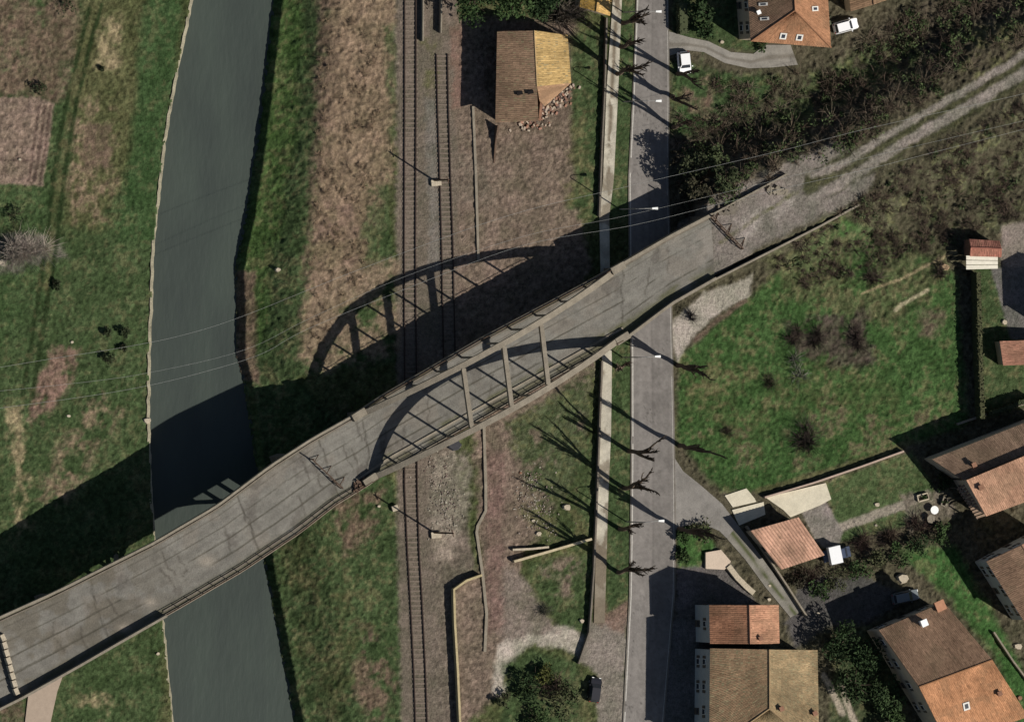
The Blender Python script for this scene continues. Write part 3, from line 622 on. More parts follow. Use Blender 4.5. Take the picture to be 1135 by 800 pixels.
# barrier blocks across the west end
for k in range(8):
    t = (k + 0.5) / 8; p = U(2 + 17 * t, 702 + 68 * t, 7.1); p.z = 6.62
    mb = MB(); d = R(-68); s_ = random.uniform(-0.08, 0.08)
    ca, sa = math.cos(d + s_), math.sin(d + s_)
    def P(x, y, z): return (p.x + x * ca - y * sa, p.y + x * sa + y * ca, p.z + z)
    mb.hexa([P(-0.5, -0.42, 0), P(0.5, -0.42, 0), P(0.5, 0.42, 0), P(-0.5, 0.42, 0)], [P(-0.47, -0.32, 0.8), P(0.47, -0.32, 0.8), P(0.47, 0.32, 0.8), P(-0.47, 0.32, 0.8)])
    mb.build('barrier_block', M_WHITEC, label='pale concrete barrier block in the row across the west end of the bridge', cat='barrier', group='barrier blocks across the bridge road')
# mangled steel barriers closing the deck
def barrier(pts_img, z, label, legs=True):
    a, b = U(*pts_img[0], z + 1.2), U(*pts_img[1], z + 1.2); a.z = b.z = z
    t = thing('road_barrier', (a + b) / 2, label, 'barrier'); mb = MB()
    for h in (0.15, 1.25): mb.tube([a + Vector((0, 0, h)), b + Vector((0, 0, h))], 0.09, 4)
    n = 6
    for i in range(n + 1): q = a.lerp(b, i / n); mb.tube([q, q + Vector((0, 0, 1.3))], 0.06, 4)
    mb.build('frame', M_RUST, t); d = (b - a).normalized(); s_ = Vector((d.y, -d.x, 0))
    for f in (0.08, 0.48, 0.9):
        q = a.lerp(b, f); mb = MB(); mb.tube([q + Vector((0, 0, 1.2)), q - s_ * 1.6], 0.07, 4); mb.tube([q - s_ * 1.6, a.lerp(b, f + 0.12)], 0.05, 4); mb.build('brace', M_RUST, t)
    mb = MB(); mb.tube([a, a + Vector((0, 0, 2.2))], 0.11, 5); mb.build('post', M_RUST, t)
barrier([(789, 239), (824, 276)], 5.42, 'rusty braced steel barrier slung across the east end of the bridge road')
barrier([(346, 509), (380, 541)], 6.15, 'thin rusty steel barrier across the road west of the arches')
mb = MB()
for k in range(14):
    q = deck_pt(388 + random.uniform(-8, 8), 0.93 + random.uniform(-0.05, 0.05), 0.1); mb.box((q.x, q.y, q.z + 0.25 * random.random()), (random.uniform(0.3, 1.1), random.uniform(0.2, 0.5), random.uniform(0.2, 0.7)), random.uniform(0, 3))
mb.build('scrap_pile', M_RUST, label='dark rusty scrap heap at the foot of the southern arch', cat='debris')
for px, v, lab in ((804, None, 'dark rubble heap beside the north wall of the ramp'), (858, None, 'flat grey slab rubble lying at the north edge of the dirt ramp')):
    mb = MB()
    for k in range(16):
        q = U((804 if px == 804 else 860) + random.uniform(-9, 11), (233 if px == 804 else 211) + random.uniform(-4, 4), 5.3); q.z = float(hbase(q.x, q.y))
        mb.box((q.x, q.y, q.z + 0.1), (random.uniform(0.3, 1.0), random.uniform(0.2, 0.6), random.uniform(0.25, 0.7)), random.uniform(0, 3))
    mb.build('rubble_heap', M_CONCD if px == 804 else M_CONC, label=lab, cat='rubble')

# ------------------------------------------------------------------ river edge, tracks, walls
mb = MB(); ky = np.arange(-52, 53, 0.8); mb.wallrun([Vector((float(xl(y)) - 0.1 + random.gauss(0, 0.06), y, WEST)) for y in ky], 0.45, [0.12 if random.random() > 0.25 and y > -12 else -0.10 for y in ky], 1.4)
mb.build('river_kerb', mat('river_stone', (0.30, 0.27, 0.19), 0.95, 0.5, 0.5, 0.3, 4.0), label='narrow pale stone kerb along the west bank of the river', cat='kerb')
TR_SL = None
def track(left, right, label, gauge=1.5, ymin=-60, ymax=60, hidden=()):
    Lp = [U(a, b, 0.3) for a, b in left]; Rp = [U(a, b, 0.3) for a, b in right]
    t = thing('railway_track', (Lp[0] + Rp[0]) / 2 * 1.0, label, 'railway track', 'railway tracks'); t.location.z = 0; ORG[t.name] = t.location.copy()
    def res(P):
        out = []
        for a, b in zip(P[:-1], P[1:]):
            k = max(1, int((b - a).length / 1.0)); out += [a.lerp(b, j / k) for j in range(k)]
        return out + [P[-1]]
    Lr, Rr = res(Lp), res(Rp)
    for Q in (Lr, Rr):
        mb = MB(); mb.wallrun([Vector((p.x, p.y, 0.21)) for p in Q], 0.15, 0.0, 0.17); mb.build('rail', M_RAIL, t)
    yl = np.array([p.y for p in Lr])[::-1]; xl_ = np.array([p.x for p in Lr])[::-1]; yr = np.array([p.y for p in Rr])[::-1]; xr_ = np.array([p.x for p in Rr])[::-1]
    y = max(yl[-1], yr[-1]) - 0.3; sl = []
    while y > min(yl[0], yr[0]) + 0.3:
        a, b = float(np.interp(y, yl, xl_)), float(np.interp(y, yr, xr_)); px, py = project((a + b) / 2, y, 0.3)
        vis = 0 < py < 800 and not any(h0 < py < h1 for h0, h1 in hidden); sl.append((not vis, random.random(), (a + b) / 2, y)); y -= 0.70
    sl.sort(); rest = MB(); base = None
    for k, (_, _, x, yy) in enumerate(sl):
        if k < 97:
            if base is None:
                mb = MB(); mb.box((t.location.x, t.location.y, -0.045), (2.4, 0.24, 0.20)); base = mb.build('sleeper', M_SLEEP, t); o = base
            else: o = base.copy(); C.objects.link(o); o.parent = t
            o.location = (x - t.location.x, yy - t.location.y, random.uniform(-0.02, 0.01)); o.rotation_euler = (0, 0, random.uniform(-0.03, 0.03))
        else: rest.box((x, yy, -0.045), (2.4, 0.24, 0.20))
    if rest.v: rest.build('sleeper', M_SLEEP, t, kind='stuff')
track([(449, -60), (449, 120), (448.5, 270), (449, 440), (449, 540), (452, 610), (455, 660), (459, 740), (463, 860)],
      [(461.5, -60), (461.5, 120), (461, 270), (462, 440), (463, 540), (465, 610), (468, 660), (472, 740), (476, 860)], 'long straight railway track nearest the river, running the full height of the photo', hidden=((330, 520),))
track([(484, 60), (485.5, 120), (488, 200), (490, 270), (492, 400)], [(496.5, 60), (497.5, 120), (500, 200), (502.5, 270), (505, 400)], 'shorter disused railway siding beside the gravel, ending under the bridge', hidden=((330, 520),))
def kerbline(name, pts, th, h, m, label, cat='wall', base=0.4, gz=None):
    mb = MB(); P = []
    for (a, b), (c, d) in zip(pts[:-1], pts[1:]):
        k = max(1, int(math.hypot(c - a, d - b) / 12)); P += [G(a + (c - a) * j / k, b + (d - b) * j / k) for j in range(k)]
    P.append(G(*pts[-1])); mb.wallrun(P, th, h, base); return mb.build(name, m, label=label, cat=cat)
kerbline('cable_trough', [(524, 118), (527, 190), (530, 290)], 0.36, 0.22, M_CONC, 'narrow concrete cable trough north of the bridge beside the siding', 'cable trough')
kerbline('cable_trough', [(536, 470), (538, 540), (538, 566), (529, 583), (528, 590), (535, 640), (539, 680), (537, 722)], 0.42, 0.22, M_CONC, 'kinked concrete cable trough south of the bridge across brown dirt', 'cable trough')
kerbline('platform_wall', [(532, 637), (515, 643), (501, 653), (502, 690), (505, 740), (509, 830)], 0.32, 1.05, M_CREAM, 'cream topped platform wall with a bent corner beside the railway', 'wall')
kerbline('fence_rail', [(467.5, -30), (467, 46)], 0.22, 0.9, M_CONC, 'short pale concrete fence between the two tracks at the top', 'fence')
kerbline('fence_rail', [(488, -30), (487, 37)], 0.20, 0.9, M_CONC, 'short pale concrete fence on the east side of the siding at the top', 'fence')
kerbline('boundary_wall', [(671, 20), (669, 100), (666, 160), (663, 240)], 0.25, 0.75, M_CONCD, 'low dark wall along the footpath north of the bridge', 'wall')
kerbline('boundary_wall', [(666, 400), (663, 480), (660, 560), (657, 630), (652, 700), (640, 735)], 0.25, 0.75, M_CONCD, 'low dark wall along the footpath south of the bridge', 'wall')
kerbline('timber_beam', [(567, 609), (588, 608), (607, 606)], 0.3, 0.65, M_WHITEC, 'short pale beam wall lying in the grass, the northern of two', 'beam', 0.1)
kerbline('timber_beam', [(568, 622), (610, 610), (654, 597)], 0.34, 0.9, M_WOOD, 'long pale timber beam slanting across the grass, the southern of two', 'beam', 0.1)
kerbline('garden_wall', [(846, 551), (900, 535), (950, 518), (1000, 500)], 0.25, 0.8, mat('pink_render', (0.40, 0.30, 0.24), 0.9, 0.2, 1.0, 0.1), 'long pinkish garden wall between the meadow and the paved yard', 'wall')
kerbline('field_hedge_bank', [(750, 530), (800, 527), (850, 520), (905, 508)], 0.30, 0.35, M_CONCD, 'low dark field bank crossing the bottom of the meadow', 'bank') if False else None
kerbline('garden_wall', [(826, 583), (846, 612), (868, 645), (892, 682)], 0.25, 0.9, M_CONC, 'grey garden wall on the east side of the grassy lane', 'wall')
kerbline('garden_wall', [(806, 627), (816, 640), (826, 650), (834, 657)], 0.8, 0.7, M_WHITEC, 'rough pale rubble wall west of the grassy lane', 'wall')
kerbline('garden_wall', [(1092, 612), (1072, 640), (1105, 690), (1132, 735)], 0.25, 0.7, M_CONCD, 'dark low garden wall between the lawn strip and the eastmost house', 'wall') if False else None
kerbline('garden_wall', [(1100, 700), (1122, 733), (1150, 770)], 0.25, 0.7, M_CONC, 'grey low wall beside the lawn strip at the right edge', 'wall')
kerbline('platform_edge', [(1060, 470), (1095, 458), (1140, 446)], 0.3, 0.5, M_CONC, 'curved grey garden kerb behind the upper right house', 'kerb')
# ruined wall of the barn: falls away to the south
P = [G(552, 112 + 0), G(549, 124), G(548, 140), G(548, 160), G(547, 180)]
P = [G(549, 139), G(548.5, 150), G(548, 162), G(547.5, 181)]
mb = MB(); mb.wallrun(P, 0.2, [1.5, 0.9, 0.5, 0.1], 0.3); mb.build('ruined_wall', M_RUST, label='crumbling dark wall stub running south from the barn corner', cat='wall')

# ------------------------------------------------------------------ houses
def slope(mb, e0, e1, r1, r0, col, pitch=0.27, course=0.42, amp=0.03, th=0.14, var=0.22, lichen=None):
    e0, e1, r0, r1 = Vector(e0), Vector(e1), Vector(r0), Vector(r1)
    nn = (e1 - e0).cross(r0 - e0) if (r0 - e0).length > 0.01 else (e1 - e0).cross(r1 - e0)
    nn.normalize(); nn = -nn if nn.z < 0 else nn
    W = max((e1 - e0).length, (r1 - r0).length); Ln = max((r0 - e0).length, (r1 - e1).length)
    nu = max(2, int(W / pitch)) * 3; nvv = max(2, int(Ln / course)); vs = []
    for j in range(nvv + 1):
        v = j / nvv; a, b = e0.lerp(r0, v), e1.lerp(r1, v)
        for i in range(nu + 1): vs.append(a.lerp(b, i / nu) + nn * (amp * (1.0 if i % 3 == 1 else 0.55 if i % 3 == 2 else 0.0) + 0.02 * random.random()))
    n0 = len(mb.v)
    mb.v += [tuple(p) for p in vs]
    vx = np.array([p.x for p in vs]); vy = np.array([p.y for p in vs]); sd = random.randrange(1000)
    blot = vnoise(vx, vy, 0.35, sd, 4); moss = patch(vnoise(vx, vy, 0.5, sd + 1, 4), 0.50, 0.66) * (2.2 * lichen if lichen else 0.22)
    rc = [1 + random.gauss(0, 0.05) for _ in range(nu // 3 + 1)]
    for j in range(nvv):
        for i in range(nu):
            a = n0 + j * (nu + 1) + i; k = rc[i // 3] * (1 + random.gauss(0, var * 0.7)); k = min(max(k, 0.45), 1.7)
            q_ = j * (nu + 1) + i; k *= 0.55 + 0.9 * blot[q_]; mo = min(0.75, moss[q_]); c = (col[0] * k * (1 - mo) + 0.11 * mo, col[1] * k * (1 - mo) + 0.09 * mo, col[2] * k * (1 - mo) + 0.055 * mo)
            if lichen and random.random() < lichen: c = (0.20 * k, 0.17 * k, 0.10 * k)
            mb.f.append([a, a + 1, a + nu + 2, a + nu + 1]); mb.c.append(c)
    o = nn * -th
    mb.hexa([e0 + o, e1 + o, r1 + o, r0 + o], [e0 - nn * 0.01, e1 - nn * 0.01, r1 - nn * 0.01, r0 - nn * 0.01], (col[0] * 0.8, col[1] * 0.8, col[2] * 0.8))
def inset(poly, d):
    c = sum((Vector(p) for p in poly), Vector((0, 0, 0))) / len(poly); out = []
    for p in poly:
        p = Vector(p); v = p - c; v.z = 0; out.append(p - v.normalized() * d * 1.3)
    return out
def window_on(root, a, b, f, z, wd=0.9, ht=1.2, door=False):
    """a window or door on the wall from a to b, outward to the right of a->b"""
    d = Vector((b[0] - a[0], b[1] - a[1], 0)); L = d.length; d.normalize(); nn = Vector((d.y, -d.x, 0)); p = Vector((a[0], a[1], 0)) + d * L * f; p.z = z
    ang = math.atan2(d.y, d.x); q = p + nn * 0.02
    mb = MB(); mb.box(q, (wd, 0.10, ht), ang)
    o = mb.build('door' if door else 'window', M_SHUT if door else M_FRAME, root)
    mb = MB(); mb.box(q + nn * 0.05 + Vector((0, 0, 0.35 if door else 0)), (wd * 0.8, 0.05, ht * (0.25 if door else 0.84)), ang); mb.build('pane', M_GLASS, o)
    if not door:
        for s_ in (-1, 1):
            mb = MB(); mb.box(p + d * s_ * (wd * 0.75) + nn * 0.05, (wd * 0.46, 0.06, ht), ang); mb.build('shutter', M_SHUT, o)
def ccw(poly):
    n = len(poly); return poly if sum(poly[i][0] * poly[(i + 1) % n][1] - poly[(i + 1) % n][0] * poly[i][1] for i in range(n)) > 0 else poly[::-1]
def ridge_cap(mb, a, b, col): mb.tube([Vector(a), Vector(b)], 0.13, 5, col)
def gable(root, A0, A1, B1, B0, H, rise, cA, cB, walls, storeys=2, over=0.35, hip1=0.0, hip0=0.0, cH=None, zb=0.0, win=True, lichen=None, name='roof', plaster_sides=True):
    """eave corners given as pixels at eave height; side A and side B slopes, ends 0 and 1"""
    a0, a1, b1, b0 = [U(p[0], p[1], H) for p in (A0, A1, B1, B0)]
    up = Vector((0, 0, rise)); r0 = (a0 + b0) / 2 + up; r1 = (a1 + b1) / 2 + up; q0, q1 = r0.lerp(r1, hip0), r1.lerp(r0, hip1)
    mb = MB(); slope(mb, a0, a1, q1, q0, cA, lichen=lichen); slope(mb, b0, b1, q1, q0, cB, lichen=lichen)
    if hip1: slope(mb, a1, b1, q1, q1, cH or cB, lichen=lichen)
    if hip0: slope(mb, a0, b0, q0, q0, cH or cA, lichen=lichen)
    ridge_cap(mb, q0 + Vector((0, 0, 0.06)), q1 + Vector((0, 0, 0.06)), jit(cB))
    for hp, q, es in ((hip1, q1, (a1, b1)), (hip0, q0, (a0, b0))):
        if hp:
            for e in es: ridge_cap(mb, q + Vector((0, 0, 0.05)), Vector(e) + Vector((0, 0, 0.05)), jit(cB))
    rf = mb.build(name, M_ROOF, root)
    w = inset([a0, a1, b1, b0], over); wm = MB(); wm.prism([(p.x, p.y) for p in w], zb - 0.3, H - 0.14)
    for e, hp, i, j in ((0, hip0, 0, 3), (1, hip1, 1, 2)):
        if not hp:
            m_ = (w[i] + w[j]) / 2; k = 0.3 / max(1e-6, (w[1] - w[0]).length); o = w[1 - i] if i < 2 else w[2]; inn = (w[1 - i] - w[i]).normalized() * 0.3
            t = m_ + Vector((0, 0, rise - 0.2)); tri = [Vector((w[i].x, w[i].y, H - 0.14)), Vector((w[j].x, w[j].y, H - 0.14)), Vector((m_.x, m_.y, H + rise - 0.32))]
            wm.add(tri + [p + inn for p in tri], [(0, 1, 2), (5, 4, 3), (0, 3, 4, 1), (1, 4, 5, 2), (2, 5, 3, 0)])
    wm.build('wall', walls, root)
    if win:
        ww = ccw(w)
        for i in range(4):
            a, b = ww[i], ww[(i + 1) % 4]; L = (b - a).length; n_ = max(1, int(L / 3.2))
            for s_ in range(storeys):
                for k in range(n_):
                    if s_ == 0 and k == n_ // 2: window_on(root, a, b, (k + 0.5) / n_, zb + 1.05, 1.0, 2.1, True)
                    else: window_on(root, a, b, (k + 0.5) / n_, zb + 1.5 + 2.7 * s_)
    return rf, (a0, a1, b1, b0, q0, q1)
def roof_pt(px, py, c0, c1, c2):
    """point of the roof plane through three corners under a pixel"""
    n_ = (c1 - c0).cross(c2 - c0); o = Vector((CX, CY, CZ)); d = U(px, py, 0) - o
    return o + d * ((c0 - o).dot(n_) / d.dot(n_)), (n_ if n_.z > 0 else -n_).normalized()
def chimney(roof, px, py, tri, s=0.6, h=0.9, m=None):
    p, _ = roof_pt(px, py, *tri); mb = MB(); mb.box((p.x, p.y, p.z + h / 2 - 0.2), (s, s, h + 0.4), 0.4); o = mb.build('chimney', m or M_LAMP, roof)
    mb = MB(); mb.box((p.x, p.y, p.z + h + 0.08), (s + 0.2, s + 0.2, 0.1), 0.4); mb.build('cap', m or M_LAMP, o)
def skylight(roof, px, py, tri, along, s=(0.9, 1.1), frame=None):
    p, n_ = roof_pt(px, py, *tri); a = Vector(along); a = (a - n_ * a.dot(n_)).normalized(); b = n_.cross(a)
    def quad(mb, sx, sy, z0, z1): mb.hexa([p + a * x * sx / 2 + b * y * sy / 2 + n_ * z0 for x, y in ((-1, -1), (1, -1), (1, 1), (-1, 1))], [p + a * x * sx / 2 + b * y * sy / 2 + n_ * z1 for x, y in ((-1, -1), (1, -1), (1, 1), (-1, 1))])
    mb = MB(); quad(mb, s[0], s[1], -0.1, 0.14); o = mb.build('skylight', frame or M_FRAME, roof)
    mb = MB(); quad(mb, s[0] * 0.55, s[1] * 0.6, 0.10, 0.16); mb.build('pane', M_GLASS, o)
TERRA = (0.27, 0.135, 0.080); TERRAB = (0.20, 0.120, 0.078); TAN = (0.225, 0.150, 0.090); TERRA_LIT = (0.33, 0.175, 0.110); BRN = (0.165, 0.112, 0.078)
# house by the street, two roofs
h = thing('house', U(826, 692, 0), 'tall grey house by the street, its smaller northern half under a red brown gable roof', 'house')
rf, k = gable(h, (786, 670), (787, 713), (864, 713), (863, 670), 7.0, 2.3, TERRA, TERRA_LIT, M_PLASTER, 2, 0.2)  # same tiles, east slope given a lighter colour for the sun on it
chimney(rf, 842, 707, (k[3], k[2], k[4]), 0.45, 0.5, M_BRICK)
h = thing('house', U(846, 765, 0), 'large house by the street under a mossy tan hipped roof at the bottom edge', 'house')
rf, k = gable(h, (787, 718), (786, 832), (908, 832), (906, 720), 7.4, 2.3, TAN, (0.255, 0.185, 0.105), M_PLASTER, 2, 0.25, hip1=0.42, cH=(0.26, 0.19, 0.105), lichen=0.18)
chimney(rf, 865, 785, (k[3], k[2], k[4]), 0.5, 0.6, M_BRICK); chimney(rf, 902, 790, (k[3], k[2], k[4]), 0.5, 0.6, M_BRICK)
# house whose brown and orange slopes carry painted shade and sunlight
h = thing('house', U(1050, 745, 0), 'lower right house with one roof slope toned brown for shade, one orange for sun, and a white chimney', 'house')
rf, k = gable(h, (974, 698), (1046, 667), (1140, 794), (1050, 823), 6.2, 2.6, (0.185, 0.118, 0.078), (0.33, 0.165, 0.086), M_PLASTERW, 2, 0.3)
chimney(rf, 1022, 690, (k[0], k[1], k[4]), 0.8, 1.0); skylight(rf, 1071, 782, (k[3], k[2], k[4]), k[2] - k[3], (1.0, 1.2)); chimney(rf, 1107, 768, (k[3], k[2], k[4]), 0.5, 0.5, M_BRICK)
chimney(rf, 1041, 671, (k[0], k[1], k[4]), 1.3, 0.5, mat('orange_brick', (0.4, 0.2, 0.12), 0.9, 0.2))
# house at the right edge, brown lower roof and orange higher roof
h = thing('house', U(1090, 530, 0), 'right edge house with a low brown roof, higher orange roof and slatted canopy', 'house')
B0, B1, B2, B3 = U(1033, 509, 5.0), U(1160, 459, 5.0), U(1172, 489, 6.2), U(1068, 532, 6.2)
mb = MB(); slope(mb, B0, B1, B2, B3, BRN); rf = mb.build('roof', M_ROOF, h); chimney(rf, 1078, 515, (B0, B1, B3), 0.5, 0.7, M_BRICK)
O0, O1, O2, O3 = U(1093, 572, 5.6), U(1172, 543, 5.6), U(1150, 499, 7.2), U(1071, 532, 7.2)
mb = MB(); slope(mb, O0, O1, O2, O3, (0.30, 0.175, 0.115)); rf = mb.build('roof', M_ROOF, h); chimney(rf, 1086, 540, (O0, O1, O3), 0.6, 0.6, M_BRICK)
mb = MB(); w1 = inset([B0, B1, B2, B3], 0.35); mb.prism([(p.x, p.y) for p in w1], -0.3, 4.8)
w2 = inset([O0, O1, O2, O3], 0.4); mb.prism([(p.x, p.y) for p in w2], -0.3, 5.45)
mb.wallrun([Vector((w2[2].x, w2[2].y, 5.4)), Vector((w2[3].x, w2[3].y, 5.4))], 0.3, 1.6, 0.2); mb.build('wall', M_PLASTERW, h)
ww = ccw(w2)
for i in range(4):
    for f in (0.3, 0.7): window_on(h, ww[i], ww[(i + 1) % 4], f, 1.5)
mb = MB(); P0, P1, P2, P3 = U(1060, 541, 3.6), U(1070, 535, 3.6), U(1093, 572, 3.2), U(1083, 575, 3.2)
for i in range(11):
    t = (i + 0.5) / 11; a, b = P0.lerp(P3, t), P1.lerp(P2, t); d = b - a; m_ = (a + b) / 2; mb.box(m_, (d.length, 0.32, 0.1), math.atan2(d.y, d.x))
mb.build('slatted_canopy', mat('canopy_slat', (0.24, 0.17, 0.12), 0.9, 0.2), h)
for p in (P0, P3):
    mb = MB(); mb.box((p.x, p.y, 1.6), (0.15, 0.15, 3.4)); mb.build('post', M_SHUT, h)
h = thing('house', U(1130, 650, 0), 'blue grey walled house at the right edge under a plain brown roof', 'house')
rf, k = gable(h, (1093, 622), (1136, 690), (1205, 650), (1162, 585), 5.8, 1.8, (0.21, 0.135, 0.09), (0.25, 0.15, 0.1), M_PLASTER, 2, 0.3)
# upper house with hipped roof, west slope coloured darker as its shaded side
h = thing('house', U(870, 20, 0), 'upper house with a hipped roof, west slope toned dark for shade, orange south slope and skylights', 'house')
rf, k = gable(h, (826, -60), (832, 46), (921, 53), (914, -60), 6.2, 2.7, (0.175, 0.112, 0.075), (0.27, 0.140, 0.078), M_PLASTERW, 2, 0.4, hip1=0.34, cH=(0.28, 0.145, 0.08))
for px, py in ((846, 5), (847.5, 21)): skylight(rf, px, py, (k[0], k[1], k[4]), k[1] - k[0], (0.45, 1.3), M_FRAME)
for px, py in ((868, 40), (886, 41.5)): skylight(rf, px, py, (k[1], k[2], k[5]), k[2] - k[1], (1.0, 1.0))
skylight(rf, 903, 10, (k[3], k[2], k[4]), k[2] - k[3], (0.7, 1.2)); chimney(rf, 840, 14, (k[0], k[1], k[4]), 0.4, 0.4)
# small roof beside it, cut by the top edge
h = thing('shed', U(960, 5, 0), 'low brown roofed shed at the top edge beside the upper house', 'shed')
gable(h, (938, -30), (943, 13), (990, -2), (985, -42), 2.6, 0.7, (0.22, 0.14, 0.085), (0.22, 0.14, 0.085), M_PLASTERW, 1, 0.15, win=False)
# garage
h = thing('garage', U(872, 606, 0), 'small garage with a salmon corrugated tile roof beside the grassy lane', 'garage')
g0, g1, g2, g3 = U(866, 631, 2.7), U(914, 615, 2.7), U(885, 573, 3.3), U(832, 588, 3.3)
mb = MB(); slope(mb, g0, g1, g2, g3, (0.40, 0.235, 0.165), pitch=0.5, course=0.5, amp=0.09, var=0.12); mb.build('roof', M_ROOF, h)
mb = MB(); w = inset([g0, g1, g2, g3], 0.3); mb.prism([(p.x, p.y) for p in w], -0.3, 2.55); mb.build('wall', M_PLASTERW, h)
ww = ccw(w)
for i in range(4): window_on(h, ww[i], ww[(i + 1) % 4], 0.5, 1.05, 2.2 if i == 1 else 0.9, 2.1, True)
# tin shed with white lean-to
h = thing('shed', U(1090, 280, 0), 'small red roofed shed with a white lean-to canopy below it', 'shed')
gable(h, (1074, 265), (1108, 267), (1110, 285), (1075, 284), 2.8, 0.5, (0.22, 0.10, 0.075), (0.33, 0.14, 0.10), M_BRICK, 1, 0.15, win=False)
l0, l1, l2, l3 = U(1071, 299, 2.2), U(1106, 298, 2.2), U(1106, 284.5, 2.5), U(1071, 283, 2.5)
mb = MB()
for i in range(3):
    t0, t1 = i / 3 + 0.02, (i + 1) / 3 - 0.02; q = [l0.lerp(l3, t0), l1.lerp(l2, t0), l1.lerp(l2, t1), l0.lerp(l3, t1)]; mb.hexa([p - Vector((0, 0, 0.05)) for p in q], q)
mb.build('lean_to_roof', M_WPAINT, h)
for p in (l0, l1): mb = MB(); mb.box((p.x, p.y + 0.1, 1.0), (0.1, 0.1, 2.3)); mb.build('post', M_SHUT, h)
h = thing('shed', U(1128, 390, 0), 'small shed with a salmon tile roof at the right edge beside the lawn', 'shed')
gable(h, (1108, 378), (1112, 405), (1170, 403), (1166, 376), 2.8, 0.6, (0.38, 0.19, 0.13), (0.38, 0.19, 0.13), M_PLASTERW, 1, 0.2, win=False)
h = thing('house', U(1210, 365, 0), 'unseen tall house added past the right edge to shade the garden behind the long hedge', 'house')  # out of view, put in to throw shade on the garden
gable(h, (1180, 322), (1182, 372), (1250, 372), (1248, 322), 7.2, 2.2, TERRAB, TERRA, M_PLASTER, 2, 0.3)
# derelict barn by the railway
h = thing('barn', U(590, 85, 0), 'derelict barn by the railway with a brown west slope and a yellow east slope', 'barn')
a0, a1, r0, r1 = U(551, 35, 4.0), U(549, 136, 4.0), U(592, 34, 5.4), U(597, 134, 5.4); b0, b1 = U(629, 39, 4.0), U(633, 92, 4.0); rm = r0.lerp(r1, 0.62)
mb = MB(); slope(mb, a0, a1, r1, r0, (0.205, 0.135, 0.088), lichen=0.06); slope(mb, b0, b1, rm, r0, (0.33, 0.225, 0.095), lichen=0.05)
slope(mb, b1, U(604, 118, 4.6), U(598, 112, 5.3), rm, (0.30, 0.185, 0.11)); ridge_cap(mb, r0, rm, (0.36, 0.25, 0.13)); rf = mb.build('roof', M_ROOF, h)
for px, py in ((576, 103.5), (588, 102.5)):
    p, n_ = roof_pt(px, py, a0, a1, r0); mb = MB(); mb.box(p + n_ * 0.03, (0.9, 0.5, 0.14), 0.2); mb.build('hole', mat('dark_void', (0.012, 0.01, 0.01), 1.0, 0.1, 2, 0), rf)
mb = MB(); w = [U(553, 37, 0), U(551, 133, 0), U(590, 133, 0), U(592, 110, 0), U(619, 92, 0), U(615, 40, 0)]
for p, q, hh in ((0, 1, 3.9), (2, 1, 3.9), (2, 3, 3.5), (3, 4, 3.6), (4, 5, 3.8), (5, 0, 4.2)): mb.wallrun([w[p], w[q]], 0.35, hh, 0.3)
mb.build('wall', M_BRICK, h); window_on(h, w[1], w[0], 0.3, 1.05, 1.6, 2.2, True); window_on(h, w[0], w[1], 0.6, 1.8)
# yellow roofed shed at the top edge
h = thing('shed', U(662, 4, 0), 'small yellow roofed shed cut by the top edge beside the footpath', 'shed')
gable(h, (645, -22), (642.5, 8), (676, 18), (680, -14), 2.6, 0.6, (0.32, 0.20, 0.055), (0.42, 0.27, 0.10), M_PLASTERW, 1, 0.15, win=False)
mb = MB()
for kk in range(260):
    px, py = random.choice(((606, 118), (612, 122), (620, 112), (598, 135), (585, 138), (626, 100), (615, 105), (600, 122)))
    q = G(px + random.gauss(0, 6), py + random.gauss(0, 4)); s_ = random.uniform(0.08, 0.30); c = random.choice(((0.30, 0.17, 0.12), (0.36, 0.30, 0.24), (0.2, 0.12, 0.09), (0.4, 0.33, 0.25), (0.1, 0.08, 0.07)))
    mb.box((q.x, q.y, q.z + s_ * 0.3), (s_ * 1.6, s_, s_), random.uniform(0, 3), jit(c))
mb.build('brick_rubble', M_STUFFC, kind='stuff', label='broken brick rubble spilled around the fallen barn corner', cat='rubble')
#PART3
# ------------------------------------------------------------------ trees and shrubs
def leaf_cloud(mb, c, rx, ry, rz, n, size, col, lobes=7, var=0.25, flat=0.0):
    c = Vector(c); L = []
    for k in range(lobes):
        a = random.uniform(0, 2 * math.pi); r = math.sqrt(random.random()) * 0.72; z = random.uniform(-0.35, 0.75)
        L.append((Vector((math.cos(a) * r * rx, math.sin(a) * r * ry, z * rz)), random.uniform(0.32, 0.58), random.uniform(0.75, 1.25)))
    for i in range(n):
        o, s_, b = random.choice(L); d = Vector((random.gauss(0, 1), random.gauss(0, 1), random.gauss(0.25, 1))).normalized() * (random.random() ** 0.33)
        p = c + o + Vector((d.x * rx * s_, d.y * ry * s_, d.z * rz * s_)); u = Vector((random.gauss(0, 1), random.gauss(0, 1), random.gauss(0, 0.6))).normalized()
        v = u.cross(Vector((random.gauss(0, 1), random.gauss(0, 1), random.gauss(0, 1)))).normalized(); q = size * random.uniform(0.6, 1.4)
        mb.add([p - u * q, p + v * q * 0.5, p + u * q, p - v * q * 0.5], [(0, 1, 2, 3)], jit((col[0] * b, col[1] * b, col[2] * b), var))
def twig_cloud(mb, base, h, spread, n, col, th=0.035, up=0.8):
    base = Vector(base)
    for i in range(n):
        a = random.uniform(0, 2 * math.pi); l = h * random.uniform(0.5, 1.1); o = Vector((math.cos(a), math.sin(a), 0)); r = spread * random.random()
        p = base + o * r * 0.25; q = p + o * r * 0.6 + Vector((random.gauss(0, 0.12), random.gauss(0, 0.12), l * 0.6)); e = p + o * r + Vector((random.gauss(0, 0.3), random.gauss(0, 0.3), l))
        mb.tube([p, q, e], [th, th * 0.7, th * 0.3], 3, jit(col, 0.3), False)
